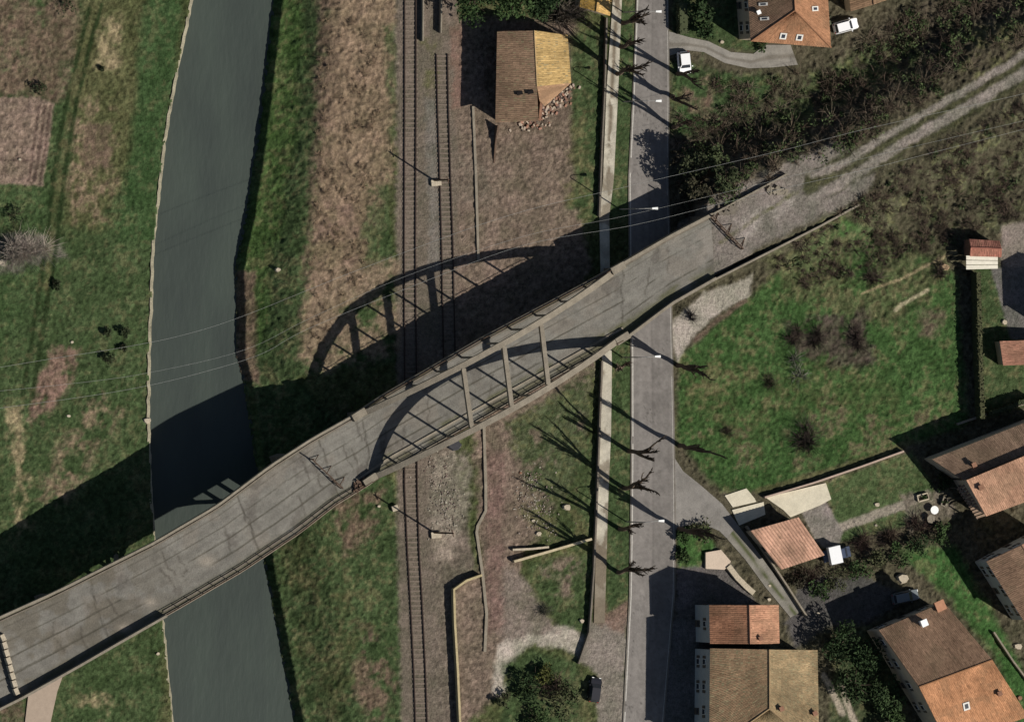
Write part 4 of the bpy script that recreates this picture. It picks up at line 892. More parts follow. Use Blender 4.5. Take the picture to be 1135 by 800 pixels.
def bush(px, py, r, h, col, label, n=420, size=0.22, cat='shrub', group=None, ry=None, twig=None, name='shrub'):
    g = G(px, py); rr = r * MPP; mb = MB(); yy = (ry or r) * MPP
    leaf_cloud(mb, g + Vector((0, 0, h * 0.5)), rr, yy, h * 0.5, n, size, col, 8)
    twig_cloud(mb, g, h * 0.9, rr * 0.8, 14, twig or (0.08, 0.06, 0.045))
    return mb.build(name, M_LEAF, label=label, cat=cat, group=group)
def bare_bush(px, py, r, h, label, col=(0.085, 0.062, 0.048), n=160, group=None, th=0.04, ry=None):
    g = G(px, py); mb = MB()
    for k in range(5):
        o = Vector((random.gauss(0, 0.3) * r * MPP, random.gauss(0, 0.3) * (ry or r) * MPP, 0)); twig_cloud(mb, g + o, h, r * MPP * 0.85, n // 5, jit(col, 0.3), th * 0.8)
    return mb.build('bare_shrub', M_LEAF, label=label, cat='shrub', group=group)
def evergreen(px, py, r, h, col, label, n=1300, size=0.26, name='evergreen_tree', group=None, cat='tree', z0=0.25):
    g = G(px, py); t = thing(name, g, label, cat, group); mb = MB()
    mb.tube([g - Vector((0, 0, 0.3)), g + Vector((0.1, 0, h * 0.4)), g + Vector((0, 0.1, h * 0.8))], [0.22, 0.15, 0.04], 6)
    for k in range(8): a = k * 0.8; z = h * random.uniform(0.3, 0.7); mb.tube([g + Vector((0, 0, z)), g + Vector((math.cos(a) * r * MPP * 0.7, math.sin(a) * r * MPP * 0.7, z + h * 0.15))], [0.08, 0.02], 4)
    mb.build('trunk', M_BARK, t); mb = MB(); leaf_cloud(mb, g + Vector((0, 0, h * (0.5 + z0 * 0.5))), r * MPP, r * MPP, h * (0.5 - z0 * 0.5), n, size, col, 12)
    mb.build('crown', M_LEAF, t); return t
def tree_mesh(seed, h=12.0, spread=1.0, limbs=4, bark=None):
    """bare upright tree at the origin: trunk and crown builders"""
    rs = random.Random(seed); tr, cr = MB(), MB(); th = h * rs.uniform(0.20, 0.28); top = Vector((rs.gauss(0, 0.15), rs.gauss(0, 0.15), th))
    tr.tube([(0, 0, -0.4), (0.03, 0.02, th * 0.5), top], [0.38, 0.31, 0.27], 7)
    def grow(p, d, l, r, lev):
        pts = [p]; k = 4; q = p
        for i in range(k):
            d = (d + Vector((rs.gauss(0, 0.10), rs.gauss(0, 0.10), 0.10))).normalized(); q = q + d * l / k; pts.append(q)
        cr.tube(pts, [r * (1 - 0.72 * i / k) for i in range(k + 1)], 5 if lev < 1 else 3, None, False)
        if lev < 3:
            n_ = (10, 6, 4)[lev]
            for i in range(n_):
                f = rs.uniform(0.25, 1.0); j = min(k - 1, int(f * k)); o = pts[j].lerp(pts[j + 1], f * k - j); a = rs.uniform(0, 6.28)
                dd = (d * 1.0 + Vector((math.cos(a), math.sin(a), rs.uniform(0, 0.5))) * (0.42 * spread)).normalized(); grow(o, dd, l * rs.uniform(0.20, 0.40) * (1.15 - 0.55 * f), r * 0.48, lev + 1)
    for i in range(limbs):
        a = i * 6.28 / limbs + rs.uniform(-0.5, 0.5); s_ = rs.uniform(0.10, 0.42) * spread
        grow(top - Vector((0, 0, rs.uniform(0, th * 0.25))), Vector((math.cos(a) * s_, math.sin(a) * s_, 1)).normalized(), (h - th) * rs.uniform(0.75, 1.02), 0.29, 0)
    return tr, cr
PROTO = []
for sd, lm, sp in ((11, 3, 0.40), (23, 4, 0.5), (37, 5, 0.45), (53, 2, 0.6), (67, 4, 0.38)):
    tr, cr = tree_mesh(sd, 12.0, sp, lm); PROTO.append((tr, cr))
MESHES = {}
def bare_tree(px, py, h, var, rz, label, group='bare roadside trees'):
    g = G(px, py); t = thing('bare_tree', g, label, 'tree', group); t.rotation_euler = (0, 0, rz); t.scale = (1, 1, h / 12.0)
    for part, k in (('trunk', 0), ('crown', 1)):
        if (var, k) not in MESHES:
            me = bpy.data.meshes.new(part); me.from_pydata([tuple(v) for v in PROTO[var][k].v], [], PROTO[var][k].f); me.materials.append(M_BARK); me.update(); MESHES[(var, k)] = me
        o = bpy.data.objects.new(part, MESHES[(var, k)]); C.objects.link(o); o.parent = t
    return t
for px, py, h, v, rz, lab in (
    (690, 26, 11, 0, 0.3, 'bare tree on the west verge nearest the top edge, south of the yellow roof'),
    (688, 52, 12, 1, 1.5, 'bare tree on the west verge opposite the gate of the hedged garden'),
    (684, 82, 13, 2, 2.6, 'bare tree on the west verge level with the white car'),
    (686, 408, 6.5, 0, 4.0, 'smaller bare tree on the west verge just below the bridge arch foot'),
    (697, 500, 13, 0, 5.0, 'forked bare tree on the west verge above the lane junction'),
    (692, 541, 12.5, 1, 0.9, 'bare tree on the west verge opposite the lane junction'),
    (687, 586, 13, 2, 2.0, 'broad bare tree on the west verge beside the street lamp near the lane'),
    (685, 634, 13, 0, 3.1, 'bare tree on the west verge nearest the two timber beams'),
    (751, 82, 14, 1, 4.4, 'tall bare tree on the east roadside just below the white car'),
    (744, 107, 8.5, 2, 5.3, 'small bare tree on the east roadside, second below the white car'),
    (746, 141, 10, 2, 0.6, 'spreading bare tree on the east roadside nearest the dark bridge shadow'),
    (751, 405, 13, 1, 1.9, 'bare tree on the east roadside at the corner of the gravel pad'),
    (753, 494, 15.5, 1, 2.9, 'tallest bare tree on the east roadside along the green meadow'),
    (752, 586, 15, 0, 3.7, 'bare tree on the east roadside at the mouth of the lane')):
    bare_tree(px, py, h, (v + int(py)) % 5, rz + py, lab)
DG = (0.026, 0.044, 0.018); MG = (0.040, 0.066, 0.024); YG = (0.085, 0.090, 0.028); OG = (0.060, 0.066, 0.032)
evergreen(515, 2, 26, 6.5, (0.032, 0.056, 0.02), 'dark evergreen tree at the top edge, westmost beside the siding', group='evergreens north of the barn')
evergreen(555, 0, 27, 6.5, (0.042, 0.070, 0.025), 'bushy evergreen tree at the top edge directly above the barn', group='evergreens north of the barn')
evergreen(592, 4, 20, 5.0, DG, 'evergreen tree at the top edge, eastmost near the barn corner', group='evergreens north of the barn')
bare_bush(618, 26, 26, 4.0, 'pale brown bare thicket beyond the north east corner of the barn', (0.15, 0.125, 0.10), 300)
bare_bush(640, 14, 20, 3.5, 'bare thicket touching the yellow roofed shed', (0.12, 0.10, 0.08), 200)
bush(600, 745, 15, 2.0, YG, 'yellowish shrub in the garden corner south of the dirt track', 420)
bush(586, 762, 20, 2.4, DG, 'dark green shrub beside the yellowish shrub at the bottom', 520)
bush(622, 775, 22, 2.6, OG, 'olive shrub at the bottom edge between the dirt track and parked car', 520)
bush(592, 795, 18, 2.0, MG, 'green shrub at the very bottom edge below the yellowish shrub', 420)
bare_bush(612, 762, 18, 2.2, 'brown bare shrub between the yellowish and olive shrubs', (0.09, 0.065, 0.05))
bush(557, 775, 10, 1.5, OG, 'small grey green shrub west of the bottom garden corner', 240)
bare_bush(602, 678, 10, 0.9, 'dark scrubby weed patch at the edge of the dirt track', (0.06, 0.06, 0.045), 90)
for i, (px, py, r, h, c, lab) in enumerate((
    (925, 712, 24, 4.5, DG, 'dark garden tree at the north west end of the group by the brown roof'),
    (958, 725, 25, 5.0, DG, 'dark garden tree close under the brown roof corner'),
    (940, 758, 24, 4.5, (0.034, 0.054, 0.022), 'dark green garden tree in the middle of the group by the big houses'),
    (975, 770, 22, 4.0, (0.038, 0.060, 0.025), 'dark garden tree beside the wall of the brown and orange roofed house'),
    (985, 798, 16, 3.0, MG, 'brighter garden tree at the bottom edge beside the orange roof'))):
    evergreen(px, py, r, h, c, lab, 1100, 0.24, 'garden_tree', 'garden trees between the big houses')
for i, (px, py, r, h, c, lab) in enumerate((
    (925, 640, 16, 1.8, OG, 'olive shrub south of the white roofed van'), (950, 632, 17, 2.0, MG, 'green shrub along the drive, second from the van'),
    (972, 622, 17, 2.0, OG, 'olive shrub in the middle of the hedge line north of the drive'), (994, 612, 17, 2.2, MG, 'green shrub in the hedge line above the bright lawn strip'),
    (1016, 603, 15, 2.0, DG, 'dark shrub in the hedge line below the garden stones'), (1040, 592, 15, 2.0, MG, 'green shrub at the east end of the hedge line'),
    (905, 655, 14, 1.8, MG, 'green shrub south of the garage'), (884, 640, 12, 1.4, (0.05, 0.045, 0.03), 'brown tinged shrub tight against the garage'))):
    bush(px, py, r, h, c, lab, 380, 0.2, group='shrubs along the garden drive')
for px, py, lab in ((950, 602, 'bare brown shrub east of the white roofed van'), (985, 590, 'bare brown shrub below the garden path'), (1018, 580, 'bare brown shrub beside the garden stones'), (895, 640, 'bare dark shrub behind the garage')):
    bare_bush(px, py, 16, 1.6, lab, (0.070, 0.048, 0.038), 200)
bush(757, 594, 11, 1.6, MG, 'green shrub at the roadside corner of the lane', 320); bush(775, 590, 15, 1.4, (0.07, 0.075, 0.04), 'brownish shrub along the lane corner verge', 320); bush(757, 616, 10, 1.3, MG, 'green shrub on the verge above the house shadow', 300)
bush(1043, 535, 10, 1.5, DG, 'dark round shrub beside the upper right house corner', 240); bush(1062, 462, 9, 1.6, DG, 'dark shrub at the foot of the long hedge', 240) if False else None
evergreen(772, 12, 15, 4.0, DG, 'dark evergreen tree behind the clipped hedge by the gate', 700); evergreen(776, 34, 12, 3.0, (0.03, 0.05, 0.02), 'smaller dark evergreen between hedge and driveway', 500)
bush(843, 49, 9, 1.4, MG, 'round green shrub below the west corner of the upper house', 260); bush(915, 22, 7, 1.4, (0.10, 0.11, 0.07), 'pale shrub along the east wall of the upper house', 200)
# meadow and field shrubs
bare_bush(880, 372, 13, 1.1, 'dark bare shrub in the meadow, west of the dark pair', (0.055, 0.042, 0.034), 220); bare_bush(905, 378, 14, 1.2, 'darkest bare shrub in the middle of the meadow', (0.050, 0.038, 0.032), 240); bare_bush(948, 378, 15, 1.2, 'dark bare shrub in the meadow, east of the dark pair', (0.050, 0.038, 0.032), 260)
bare_bush(896, 486, 23, 1.8, 'dark bare shrub near the bottom of the meadow', (0.055, 0.042, 0.036), 300); bare_bush(806, 476, 9, 0.8, 'small bare shrub in the west part of the meadow', (0.06, 0.05, 0.035), 90); bare_bush(882, 408, 14, 1.2, 'grey bare shrub below the dark shrubs of the meadow', (0.16, 0.15, 0.13), 120); bare_bush(852, 425, 12, 1.1, 'olive bare shrub in the meadow left of the grey one', (0.07, 0.06, 0.04), 110)
bare_bush(1040, 300, 14, 1.6, 'bare shrub near the straw pile west of the red shed', (0.07, 0.055, 0.042), 150); bare_bush(970, 310, 16, 1.4, 'bare shrub beside the pale pole in the meadow', (0.07, 0.055, 0.042), 150)
bare_bush(768, 350, 9, 1.6, 'small dark shrub on the gravel pad under the bridge wall', (0.04, 0.035, 0.035), 90)
for px, py, r, h, lab in ((118, 368, 5, 0.8, 'small dark shrub in the west field, northern of four'), (138, 368, 7, 0.9, 'small dark shrub in the west field nearest the river'), (136, 385, 5, 0.7, 'tiny dark shrub in the west field just below two others'), (119, 399, 8, 1.0, 'larger dark shrub in the west field, southern of four'), (63, 315, 7, 0.9, 'dark shrub beside the farm track below the pale bare tree'), (42, 96, 11, 1.2, 'dark scrub at the corner of the ploughed plot'), (111, 77, 4, 0.6, 'tiny dark tuft beside the straw patch'), (15, 240, 16, 1.2, 'dark low shrub at the left edge below the ploughed plot'), (70, 4, 13, 1.4, 'dark bush at the top edge of the west field')):
    bush(px, py, r, h, (0.035, 0.045, 0.022), lab, 200, 0.16)
g = G(30, 278); t = thing('bare_tree', g, 'pale grey bare tree in the west field at the left edge', 'tree'); mb = MB(); mb.tube([g - Vector((0, 0, 0.3)), g + Vector((0, 0, 1.2))], [0.16, 0.12], 6); mb.build('trunk', M_BARKP, t)
mb = MB()
for k in range(9): twig_cloud(mb, g + Vector((random.uniform(-2.6, 2.6), random.uniform(-0.9, 0.9), 0.5)), 2.2, 2.6, 90, (0.36, 0.31, 0.26), 0.028)
mb.build('crown', M_LEAF, t)
for px, py, r, h_, c, lab in ((757, 182, 15, 6.0, (0.05, 0.058, 0.03), 'dense dark tree at the roadside just above the bridge shadow'), (762, 207, 16, 6.2, (0.055, 0.052, 0.032), 'brownish dense tree between the road and the bridge abutment'),
    (783, 176, 15, 4.6, (0.058, 0.072, 0.034), 'olive dense tree behind the roadside one, farther from the road'), (796, 198, 15, 4.4, (0.05, 0.062, 0.03), 'dense tree on the lower ramp slope north of the barrier')):
    evergreen(px, py, r, h_, c, lab, 800, 0.24, 'dense_tree', 'dense trees below the ramp')
# hedges
def hedge(pts, wd, h, col, label, dens=90, size=0.16):
    P = []
    for (a, b), (c, d) in zip(pts[:-1], pts[1:]):
        k = max(1, int(math.hypot(c - a, d - b) / 4)); P += [G(a + (c - a) * j / k, b + (d - b) * j / k) for j in range(k)]
    P.append(G(*pts[-1])); mb = MB(); mb.wallrun(P, wd * 0.7, h * 0.94, 0.2, (col[0] * 0.8, col[1] * 0.8, col[2] * 0.8))  # hidden solid core, added so the hedge casts a full shadow
    L = sum((b - a).length for a, b in zip(P[:-1], P[1:])); n = int(L * dens)
    for i in range(n):
        j = random.randrange(len(P) - 1); p = P[j].lerp(P[j + 1], random.random()); d = (P[j + 1] - P[j]).normalized(); s_ = Vector((-d.y, d.x, 0)); q = p + s_ * random.uniform(-0.5, 0.5) * wd + Vector((0, 0, h * random.random() ** 0.5 + random.gauss(0, 0.05)))
        u = Vector((random.gauss(0, 1), random.gauss(0, 1), random.gauss(0, 1))).normalized(); v = u.cross(Vector((random.gauss(0, 1), random.gauss(0, 1), random.gauss(0, 1)))).normalized(); z = size * random.uniform(0.6, 1.4)
        mb.add([q - u * z, q + v * z * 0.6, q + u * z, q - v * z * 0.6], [(0, 1, 2, 3)], jit(col, 0.3))
    return mb.build('hedge', M_LEAF, label=label, cat='hedge')
hedge([(1078, 302), (1080, 380), (1083, 464)], 0.9, 2.7, (0.072, 0.075, 0.038), 'long clipped olive hedge between the meadow and the right hand garden')
hedge([(1092, 458), (1112, 452), (1140, 441)], 0.8, 1.8, (0.05, 0.06, 0.03), 'curved dark hedge at the bottom of the right hand garden')
hedge([(753, 4), (754, 38)], 1.7, 1.9, (0.075, 0.088, 0.045), 'clipped pale green hedge beside the road by the upper driveway')
# scrub on the ramp slopes and the rough ground: too tangled to count
def scrub(label, region, n, cols, hh, skip=(), name='scrub', seed=3):
    rs = random.Random(seed); mb = MB(); xs = [p[0] for p in region]; ys = [p[1] for p in region]; done = 0; tries = 0
    while done < n and tries < n * 20:
        tries += 1; px, py = rs.uniform(min(xs), max(xs)), rs.uniform(min(ys), max(ys))
        if sd_poly(np.array([px]), np.array([py]), region)[0] > 0: continue
        if any(sd_poly(np.array([px]), np.array([py]), q)[0] < 0 for q in skip): continue
        cl = float(vnoise(np.array([px * 0.13]), np.array([py * 0.13]), 0.35, 77, 2)[0])
        if rs.random() > (cl - 0.30) * 4: continue
        g = G(px, py); c = cols[min(len(cols) - 1, int(abs(rs.gauss(0, 0.33)) * len(cols)))]; h = rs.uniform(*hh); r = h * rs.uniform(0.6, 1.3)
        if c[0] > c[1]: twig_cloud(mb, g, h, r * 1.3, 20, c, 0.035)
        else: leaf_cloud(mb, g + Vector((0, 0, h * 0.4)), r, r, h * 0.45, 46, 0.2, c, 4)
        done += 1
    return mb.build(name, M_LEAF, kind='stuff', label=label, cat='scrub')
BC = [(0.13, 0.10, 0.072), (0.06, 0.082, 0.034), (0.10, 0.075, 0.055), (0.17, 0.14, 0.10), (0.075, 0.085, 0.042), (0.05, 0.078, 0.028)]
TOPROAD = [(780, 240), (870, 192), (925, 175), (1000, 130), (1135, 52), (1200, 20), (1200, 80), (1135, 100), (1010, 168), (930, 215), (870, 245), (795, 290)]
HOUSEG = [(735, -80), (1010, -80), (1010, 0), (960, 30), (925, 58), (880, 82), (742, 80)]
scrub('tangled brown and green scrub covering the northern slope of the ramp', [(752, 165), (800, 130), (850, 90), (930, 60), (1010, 10), (1060, -40), (1180, -60), (1180, 40), (1000, 140), (900, 185), (800, 235), (752, 240)], 520, BC, (0.6, 1.9), (TOPROAD, HOUSEG))
scrub('loose scrub on the southern slope of the ramp above the meadow', [(850, 290), (930, 235), (1010, 180), (1140, 110), (1140, 235), (1070, 262), (1040, 275), (960, 300), (890, 320)], 460, [(0.10, 0.075, 0.055), (0.07, 0.055, 0.042), (0.055, 0.072, 0.032), (0.13, 0.10, 0.072)], (0.3, 1.2), (TOPROAD, [(1110, 245), (1145, 240), (1145, 300), (1060, 305), (1060, 262)]), seed=5)
scrub('low weeds along the meadow edge by the road and around the gardens', [(752, 110), (800, 85), (850, 95), (800, 150), (752, 160)], 60, BC[2:], (0.4, 1.1), seed=8)
scrub('thin brown scrub along the east bank of the river', [(352, 20), (425, 20), (420, 150), (400, 310), (345, 395), (340, 330), (350, 200)], 150, [(0.24, 0.175, 0.115), (0.19, 0.14, 0.095), (0.26, 0.20, 0.13)], (0.2, 0.45), seed=9)

# ------------------------------------------------------------------ vehicles
def car(px, py, ang, paint, label, L=4.1, W=1.72, hatch=True, name='parked_car', van=False):
    g = G(px, py); t = thing(name, g, label, 'car', 'parked cars'); ca, sa = math.cos(ang), math.sin(ang)
    T = lambda x, y, z: (g.x + x * ca - y * sa, g.y + x * sa + y * ca, g.z + z)
    st_ = [(-L / 2, 0.80, 0.62), (-L / 2 + 0.12, 0.93, 0.88), (-L * 0.36, 1.0, 0.93), (-L * 0.1, 1.0, 0.92), (L * 0.18, 1.0, 0.90), (L * 0.38, 0.97, 0.80), (L / 2 - 0.12, 0.88, 0.70), (L / 2, 0.72, 0.50)]
    vs, fs = [], []
    for x, wf, zt in st_:
        w_ = W / 2 * wf
        vs += [T(x, -w_ * 0.92, 0.22), T(x, -w_, 0.5), T(x, -w_ * 0.88, zt), T(x, w_ * 0.88, zt), T(x, w_, 0.5), T(x, w_ * 0.92, 0.22)]
    for i in range(len(st_) - 1):
        for q in range(6): fs.append((i * 6 + q, i * 6 + (q + 1) % 6, i * 6 + 6 + (q + 1) % 6, i * 6 + 6 + q))
    fs += [(5, 4, 3, 2, 1, 0), tuple(range(42, 48))]; mb = MB(); mb.add(vs, fs)
    rb = -L * 0.46 if hatch else -L * 0.34; rt = -L * 0.40 if hatch else -L * 0.22; ft, fb = L * 0.08, L * 0.24; zr = 1.46 if not van else 1.75; hb, ht = W * 0.43, W * 0.35
    B = [T(rb, -hb, 0.90), T(fb, -hb, 0.88), T(fb, hb, 0.88), T(rb, hb, 0.90)]; Tt = [T(rt, -ht, zr - 0.04), T(ft, -ht, zr), T(ft, ht, zr), T(rt, ht, zr - 0.04)]
    mb.hexa(B, Tt); mb.build('body', paint, t)
    B, Tt = [Vector(p) for p in B], [Vector(p) for p in Tt]
    def glass(nm, a, b, c, d):
        n_ = (b - a).cross(c - a).normalized(); m_ = (a + b + c + d) / 4; cc = sum(B + Tt, Vector((0, 0, 0))) / 8; n_ = -n_ if n_.dot(m_ - cc) < 0 else n_
        q = [m_ + (p - m_) * 0.86 + n_ * 0.012 for p in (a, b, c, d)]; mb = MB(); mb.hexa([p - n_ * 0.03 for p in q], q); mb.build(nm, M_GLASS, t)
    glass('windscreen', B[1], B[2], Tt[2], Tt[1]); glass('rear_window', B[3], B[0], Tt[0], Tt[3]); glass('side_window', B[0], B[1], Tt[1], Tt[0]); glass('side_window', B[2], B[3], Tt[3], Tt[2])
    for x in (-L * 0.31, L * 0.31):
        for y in (-1, 1):
            c0, c1 = Vector(T(x, y * (W / 2 - 0.20), 0.31)), Vector(T(x, y * (W / 2 + 0.01), 0.31)); mb = MB(); mb.tube([c0, c1], 0.31, 12); o = mb.build('wheel', M_TYRE, t)
            mb = MB(); mb.tube([c0.lerp(c1, 0.9), c1 + (c1 - c0).normalized() * 0.01], 0.19, 10); mb.build('rim', M_RIM, o)
    for y in (-1, 1):
        mb = MB(); mb.box(T(L / 2 - 0.10, y * W * 0.30, 0.62), (0.16, 0.30, 0.12), ang); mb.build('headlight', M_LAMP, t)
        mb = MB(); mb.box(T(-L / 2 + 0.05, y * W * 0.34, 0.72), (0.10, 0.22, 0.14), ang); mb.build('tail_light', mat('red_lens', (0.3, 0.02, 0.02), 0.4, 0.05, 2, 0), t)
        mb = MB(); mb.box(T(L * 0.17, y * (W / 2 + 0.06), 0.98), (0.14, 0.16, 0.12), ang); mb.build('mirror', paint, t)
    return t
WH = carpaint('white', (0.80, 0.80, 0.80)); DK = carpaint('black', (0.02, 0.02, 0.025)); BL = carpaint('blue', (0.045, 0.06, 0.10)); GY = carpaint('grey', (0.12, 0.14, 0.15))
car(757, 70, R(-84), WH, 'white car parked on the verge beside the upper driveway', 3.3, 2.0)
car(936, 29, R(15), WH, 'white car half in the shade between the upper house and the low shed', 3.8, 1.75)
car(1002, 661, R(12), GY, 'dark grey car in the shade in front of the brown roofed house')
car(658, 764, R(82), DK, 'black car parked on the pale dirt by the bottom of the footpath', 3.6, 1.8)
# blue pickup with a white box top
g = G(925, 614); t = thing('pickup_van', g, 'small blue pickup with a white box top beside the garage', 'van'); an = R(12); ca, sa = math.cos(an), math.sin(an)
Q = lambda x, y, z: (g.x + x * ca - y * sa, g.y + x * sa + y * ca, g.z + z)
mb = MB(); mb.hexa([Q(-2.0, -0.85, 0.3), Q(2.3, -0.82, 0.3), Q(2.3, 0.82, 0.3), Q(-2.0, 0.85, 0.3)], [Q(-2.0, -0.82, 0.85), Q(2.2, -0.74, 0.75), Q(2.2, 0.74, 0.75), Q(-2.0, 0.82, 0.85)])
mb.hexa([Q(0.3, -0.8, 0.84), Q(1.7, -0.78, 0.80), Q(1.7, 0.78, 0.80), Q(0.3, 0.8, 0.84)], [Q(0.35, -0.66, 1.55), Q(1.1, -0.66, 1.55), Q(1.1, 0.66, 1.55), Q(0.35, 0.66, 1.55)]); mb.build('body', BL, t)
mb = MB(); mb.hexa([Q(-1.35, -1.3, 0.86), Q(0.45, -1.3, 0.86), Q(0.45, 1.3, 0.86), Q(-1.35, 1.3, 0.86)], [Q(-1.35, -1.27, 1.9), Q(0.45, -1.27, 1.9), Q(0.45, 1.27, 1.9), Q(-1.35, 1.27, 1.9)]); mb.build('box_top', WH, t)
mb = MB(); mb.hexa([Q(1.20, -0.60, 1.42), Q(1.64, -0.66, 0.92), Q(1.64, 0.66, 0.92), Q(1.20, 0.60, 1.42)], [Q(1.22, -0.60, 1.45), Q(1.67, -0.66, 0.94), Q(1.67, 0.66, 0.94), Q(1.22, 0.60, 1.45)]); mb.build('windscreen', M_GLASS, t)
for x in (-1.3, 1.45):
    for y in (-1, 1):
        c0, c1 = Vector(Q(x, y * 0.66, 0.31)), Vector(Q(x, y * 0.87, 0.31)); mb = MB(); mb.tube([c0, c1], 0.31, 12); o = mb.build('wheel', M_TYRE, t); mb = MB(); mb.tube([c0.lerp(c1, 0.9), c1 + (c1 - c0) * 0.03], 0.18, 10); mb.build('rim', M_RIM, o)

# ------------------------------------------------------------------ lamps, poles, wires, small things
for px, py, lab in ((728, 13, 'street lamp at the top of the road, nearest the top edge'), (728, 112, 'street lamp over the road below the white car'), (724, 231, 'street lamp shining pale against the dark bridge shadow'), (727, 395, 'street lamp over the road just south of the bridge'), (731, 577, 'street lamp over the road at the lane junction')):
    hd = U(px, py, 8.2); bx = U(px - 37, py + 1, 0); b0 = Vector((bx.x, bx.y, 0.0)); t = thing('street_lamp', b0, lab, 'street lamp', 'street lamps along the road')
    mb = MB(); mb.tube([b0 - Vector((0, 0, 0.2)), b0 + Vector((0, 0, 4)), b0 + Vector((0, 0, 7.6))], [0.10, 0.085, 0.07], 7); mb.build('pole', M_STEEL, t)
    mb = MB(); a = b0 + Vector((0, 0, 7.5)); mb.tube([a, a + Vector((0.25, 0, 0.45)), a.lerp(hd, 0.45) + Vector((0, 0, 0.45)), hd], [0.065, 0.06, 0.055, 0.05], 6); mb.build('arm', M_STEEL, t)
    d = Vector((1, 0, -0.05)); mb = MB(); mb.hexa([hd + Vector((-0.2, -0.13, -0.08)), hd + Vector((0.75, -0.2, -0.10)), hd + Vector((0.75, 0.2, -0.10)), hd + Vector((-0.2, 0.13, -0.08))], [hd + Vector((-0.15, -0.10, 0.06)), hd + Vector((0.7, -0.17, 0.1)), hd + Vector((0.7, 0.17, 0.1)), hd + Vector((-0.15, 0.10, 0.06))])
    o = mb.build('lamp_head', M_LAMP, t); mb = MB(); mb.box(hd + Vector((0.35, 0, -0.12)), (0.6, 0.24, 0.05)); mb.build('lens', M_GLASS, o)
for px, py, h, lab in ((481, 590, 9.3, 'thin dark pole on a pale concrete base beside the track south of the bridge'), (481, 200, 7.0, 'thin dark pole on a pale concrete base between the tracks north of the bridge')):
    b0 = G(px, py); t = thing('utility_pole', b0, lab, 'pole', 'poles beside the railway')
    mb = MB(); mb.tube([b0, b0 + Vector((0, 0, h))], [0.16, 0.10], 7); mb.build('pole', M_RUST, t)
    mb = MB(); mb.box(b0 + Vector((0.25, -0.35, 0.15)), (1.5, 0.9, 0.5), 0.1); mb.build('base', M_WHITEC, t)
    mb = MB(); mb.box(b0 + Vector((0, 0, h - 0.5)), (0.12, 1.1, 0.12), 0.3); mb.build('crossarm', M_RUST, t)
b0 = G(437, 563); mb = MB(); mb.box(b0 + Vector((0, 0, 0.2)), (0.9, 0.8, 0.6), 0.3); mb.build('concrete_block', M_WHITEC, label='pale concrete block on the grass west of the track below the bridge', cat='block')
def wire(pts, z, label, r=0.018):
    P = [U(a, b, z) for a, b in pts]; mb = MB(); Q = []
    for i in range(len(P) - 1):
        a, b, c, d = P[max(i - 1, 0)], P[i], P[i + 1], P[min(i + 2, len(P) - 1)]
        for k in range(6):
            s_ = k / 6; Q.append(0.5 * ((2 * b) + (c - a) * s_ + (2 * a - 5 * b + 4 * c - d) * s_ ** 2 + (3 * b - a - 3 * c + d) * s_ ** 3))
    mb.tube(Q + [P[-1]], r, 4); mb.build('overhead_wire', M_WIRE, label=label, cat='wire', group='overhead wires')
wire([(-30, 456), (90, 440), (165, 427), (230, 411), (290, 392), (340, 365), (450, 320), (580, 272), (700, 250), (790, 228), (880, 206), (960, 188), (1050, 165), (1160, 137)], 14.0, 'overhead wire nearest the bridge, crossing the whole photo')
wire([(-30, 412), (60, 397), (130, 386), (200, 372), (270, 350), (400, 298), (560, 240), (690, 208), (780, 187), (870, 166), (960, 143), (1100, 112), (1160, 98)], 14.0, 'overhead wire farthest north, crossing river and road')
wire([(-30, 436), (80, 425), (165, 413), (270, 388), (345, 352), (450, 306), (580, 262), (690, 240), (830, 207), (960, 175), (1160, 128)], 14.0, 'faint overhead wire running between the other two', 0.015)
def stone(px, py, s, label, m=None, name='stone', cat='stone', z=0.5):
    g = G(px, py); mb = MB(); n = 7; rr = [random.uniform(0.75, 1.1) * s for _ in range(n)]
    lo = [(g.x + math.cos(i * 6.283 / n) * rr[i], g.y + math.sin(i * 6.283 / n) * rr[i] * 0.75, g.z - 0.1) for i in range(n)]; hi = [(g.x + math.cos(i * 6.283 / n) * rr[i] * 0.75, g.y + math.sin(i * 6.283 / n) * rr[i] * 0.55, g.z + s * z) for i in range(n)]
    mb.add(lo + hi, [tuple(range(n))[::-1], tuple(range(n, 2 * n))] + [(i, (i + 1) % n, n + (i + 1) % n, n + i) for i in range(n)]); mb.build(name, m or M_WHITEC, label=label, cat=cat)
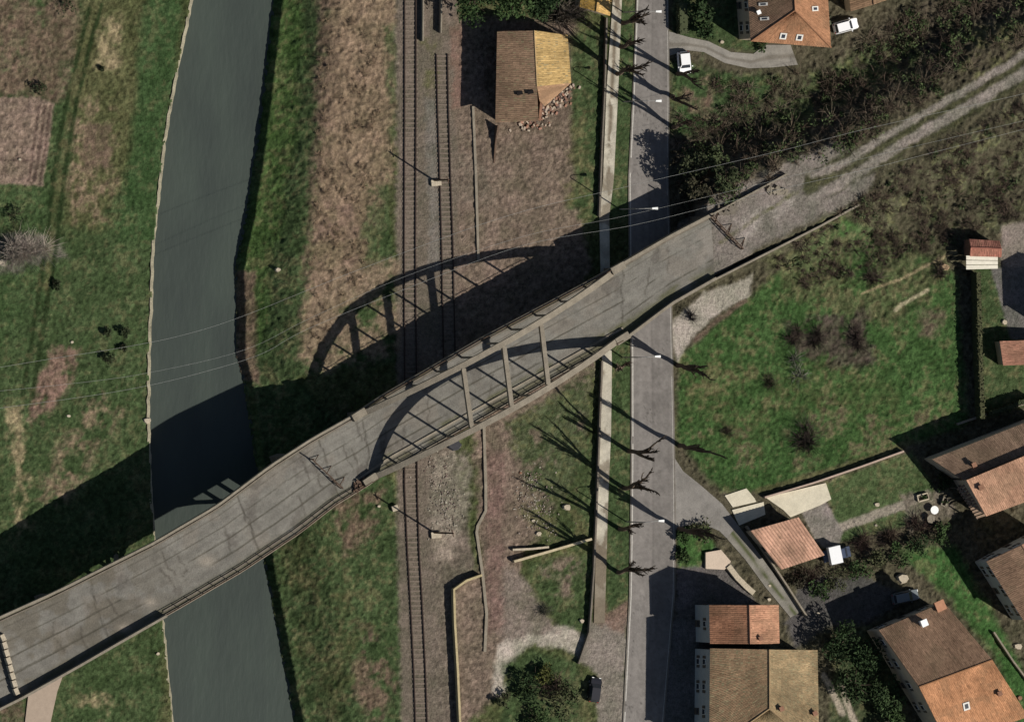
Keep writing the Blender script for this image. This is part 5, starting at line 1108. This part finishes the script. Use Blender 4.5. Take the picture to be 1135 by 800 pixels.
for px, py, s, lab in ((308, 299, 0.55, 'white stone on the green river bank north of the bridge'), (22, 177, 0.3, 'small white stone on the ploughed plot'), (80, 379, 0.35, 'pale stone beside the reddish patch in the west field'), (76, 461, 0.4, 'pale stone in the west field south of the reddish patch'), (175, 724, 0.4, 'white stone on the grass beside the river below the bridge'),
    (163, 466, 0.7, 'pale boulder on the river kerb at the edge of the bridge shadow'), (2, 291, 0.8, 'white boulder at the left edge under the pale bare tree'), (420, 561, 0.35, 'small white stone just below the southern arch foot'), (597, 591, 0.55, 'white block lying above the timber beams'), (591, 577, 0.4, 'pale stone north of the white block by the beams'), (628, 562, 0.8, 'flat pale slab in the grass beside the footpath'),
    (645, 688, 0.5, 'white stone at the end of the footpath wall'), (972, 559, 0.55, 'pale round stone on the garden lawn'), (971, 582, 0.3, 'small pale stone south of the garden path'), (800, 47, 0.45, 'pale stone above the upper driveway'), (853, 649, 0.35, 'small pale stone in the grassy lane'), (852, 664, 0.4, 'pale stone by the north east corner of the street house'), (907, 679, 0.35, 'pale stone in the dark yard by the street house'),
    (1000, 641, 1.1, 'large pale boulder at the edge of the bright lawn'), (1113, 357, 0.6, 'pale stone at the edge of the right hand lawn'), (1128, 716, 0.8, 'white stone at the right edge on the garden wall'), (1130, 773, 0.6, 'white stone at the lower right edge beside the orange roof'), (577, 524, 0.3, 'orange brick fragment on the dirt south of the bridge')):
    stone(px, py, s, lab, M_BRICK if 'orange' in lab else None)
stone(1047, 296, 0.8, 'heap of straw at the corner of the meadow by the red shed', mat('straw', (0.4, 0.28, 0.17), 1.0, 0.3), 'straw_heap', 'heap')
# garden furniture and stone planters by the upper right house
for px, py, sx, sy, lab, m in ((1022, 551, 1.6, 0.9, 'pale curved stone planter nearest the garden path', M_WHITEC), (1034, 565, 1.3, 0.9, 'white garden table among the planters', M_LAMP), (1046, 556, 1.2, 0.7, 'grey stone planter closest to the slatted canopy', M_CONC), (1030, 575, 0.9, 0.6, 'small grey stone planter south of the white table', M_CONC)):
    g = G(px, py); an = random.uniform(0, 1.5)
    if 'table' in lab:
        t = thing('garden_table', g, lab, 'table'); mb = MB(); mb.tube([g + Vector((0, 0, 0.72)), g + Vector((0, 0, 0.78))], 0.62, 12); mb.build('table_top', m, t)
        for k in range(4): a = k * 1.57; mb = MB(); mb.box(g + Vector((math.cos(a) * 0.4, math.sin(a) * 0.4, 0.36)), (0.07, 0.07, 0.72)); mb.build('leg', m, t)
    else:
        t = thing('planter', g, lab, 'planter'); mb = MB(); c, s_ = math.cos(an), math.sin(an)
        R_ = [g + Vector((x * c - y * s_, x * s_ + y * c, 0)) for x, y in ((-sx / 2, -sy / 2), (sx / 2, -sy / 2), (sx / 2, sy / 2), (-sx / 2, sy / 2), (-sx / 2, -sy / 2))]
        mb.wallrun(R_, 0.2, 0.5, 0.1); mb.build('rim', m, t); mb = MB(); leaf_cloud(mb, g + Vector((0, 0, 0.45)), sx / 2, sy / 2, 0.3, 60, 0.12, MG, 3); mb.build('plants', M_LEAF, t)
# pallet scraps and rubble between the tracks
mb = MB()
for k in range(600):
    px, py = random.choice(((490, 540), (492, 560), (488, 520), (497, 575), (585, 545), (592, 560), (590, 535), (600, 575))); q = G(px + random.gauss(0, 9), py + random.gauss(0, 12)); s_ = random.uniform(0.05, 0.17)
    mb.box((q.x, q.y, q.z + s_ * 0.25), (s_ * 1.5, s_, s_ * 0.8), random.uniform(0, 3), jit(random.choice(((0.24, 0.21, 0.17), (0.30, 0.27, 0.22), (0.16, 0.12, 0.10))), 0.3))
mb.build('rubble', M_STUFFC, kind='stuff', label='scattered pale rubble on the dirt beside the railway', cat='rubble')
stone(503, 493, 1.4, 'dark grey heap on the ballast right below the bridge', mat('dark_ash', (0.05, 0.05, 0.055), 1.0, 0.3), 'ash_heap', 'heap', 0.35)
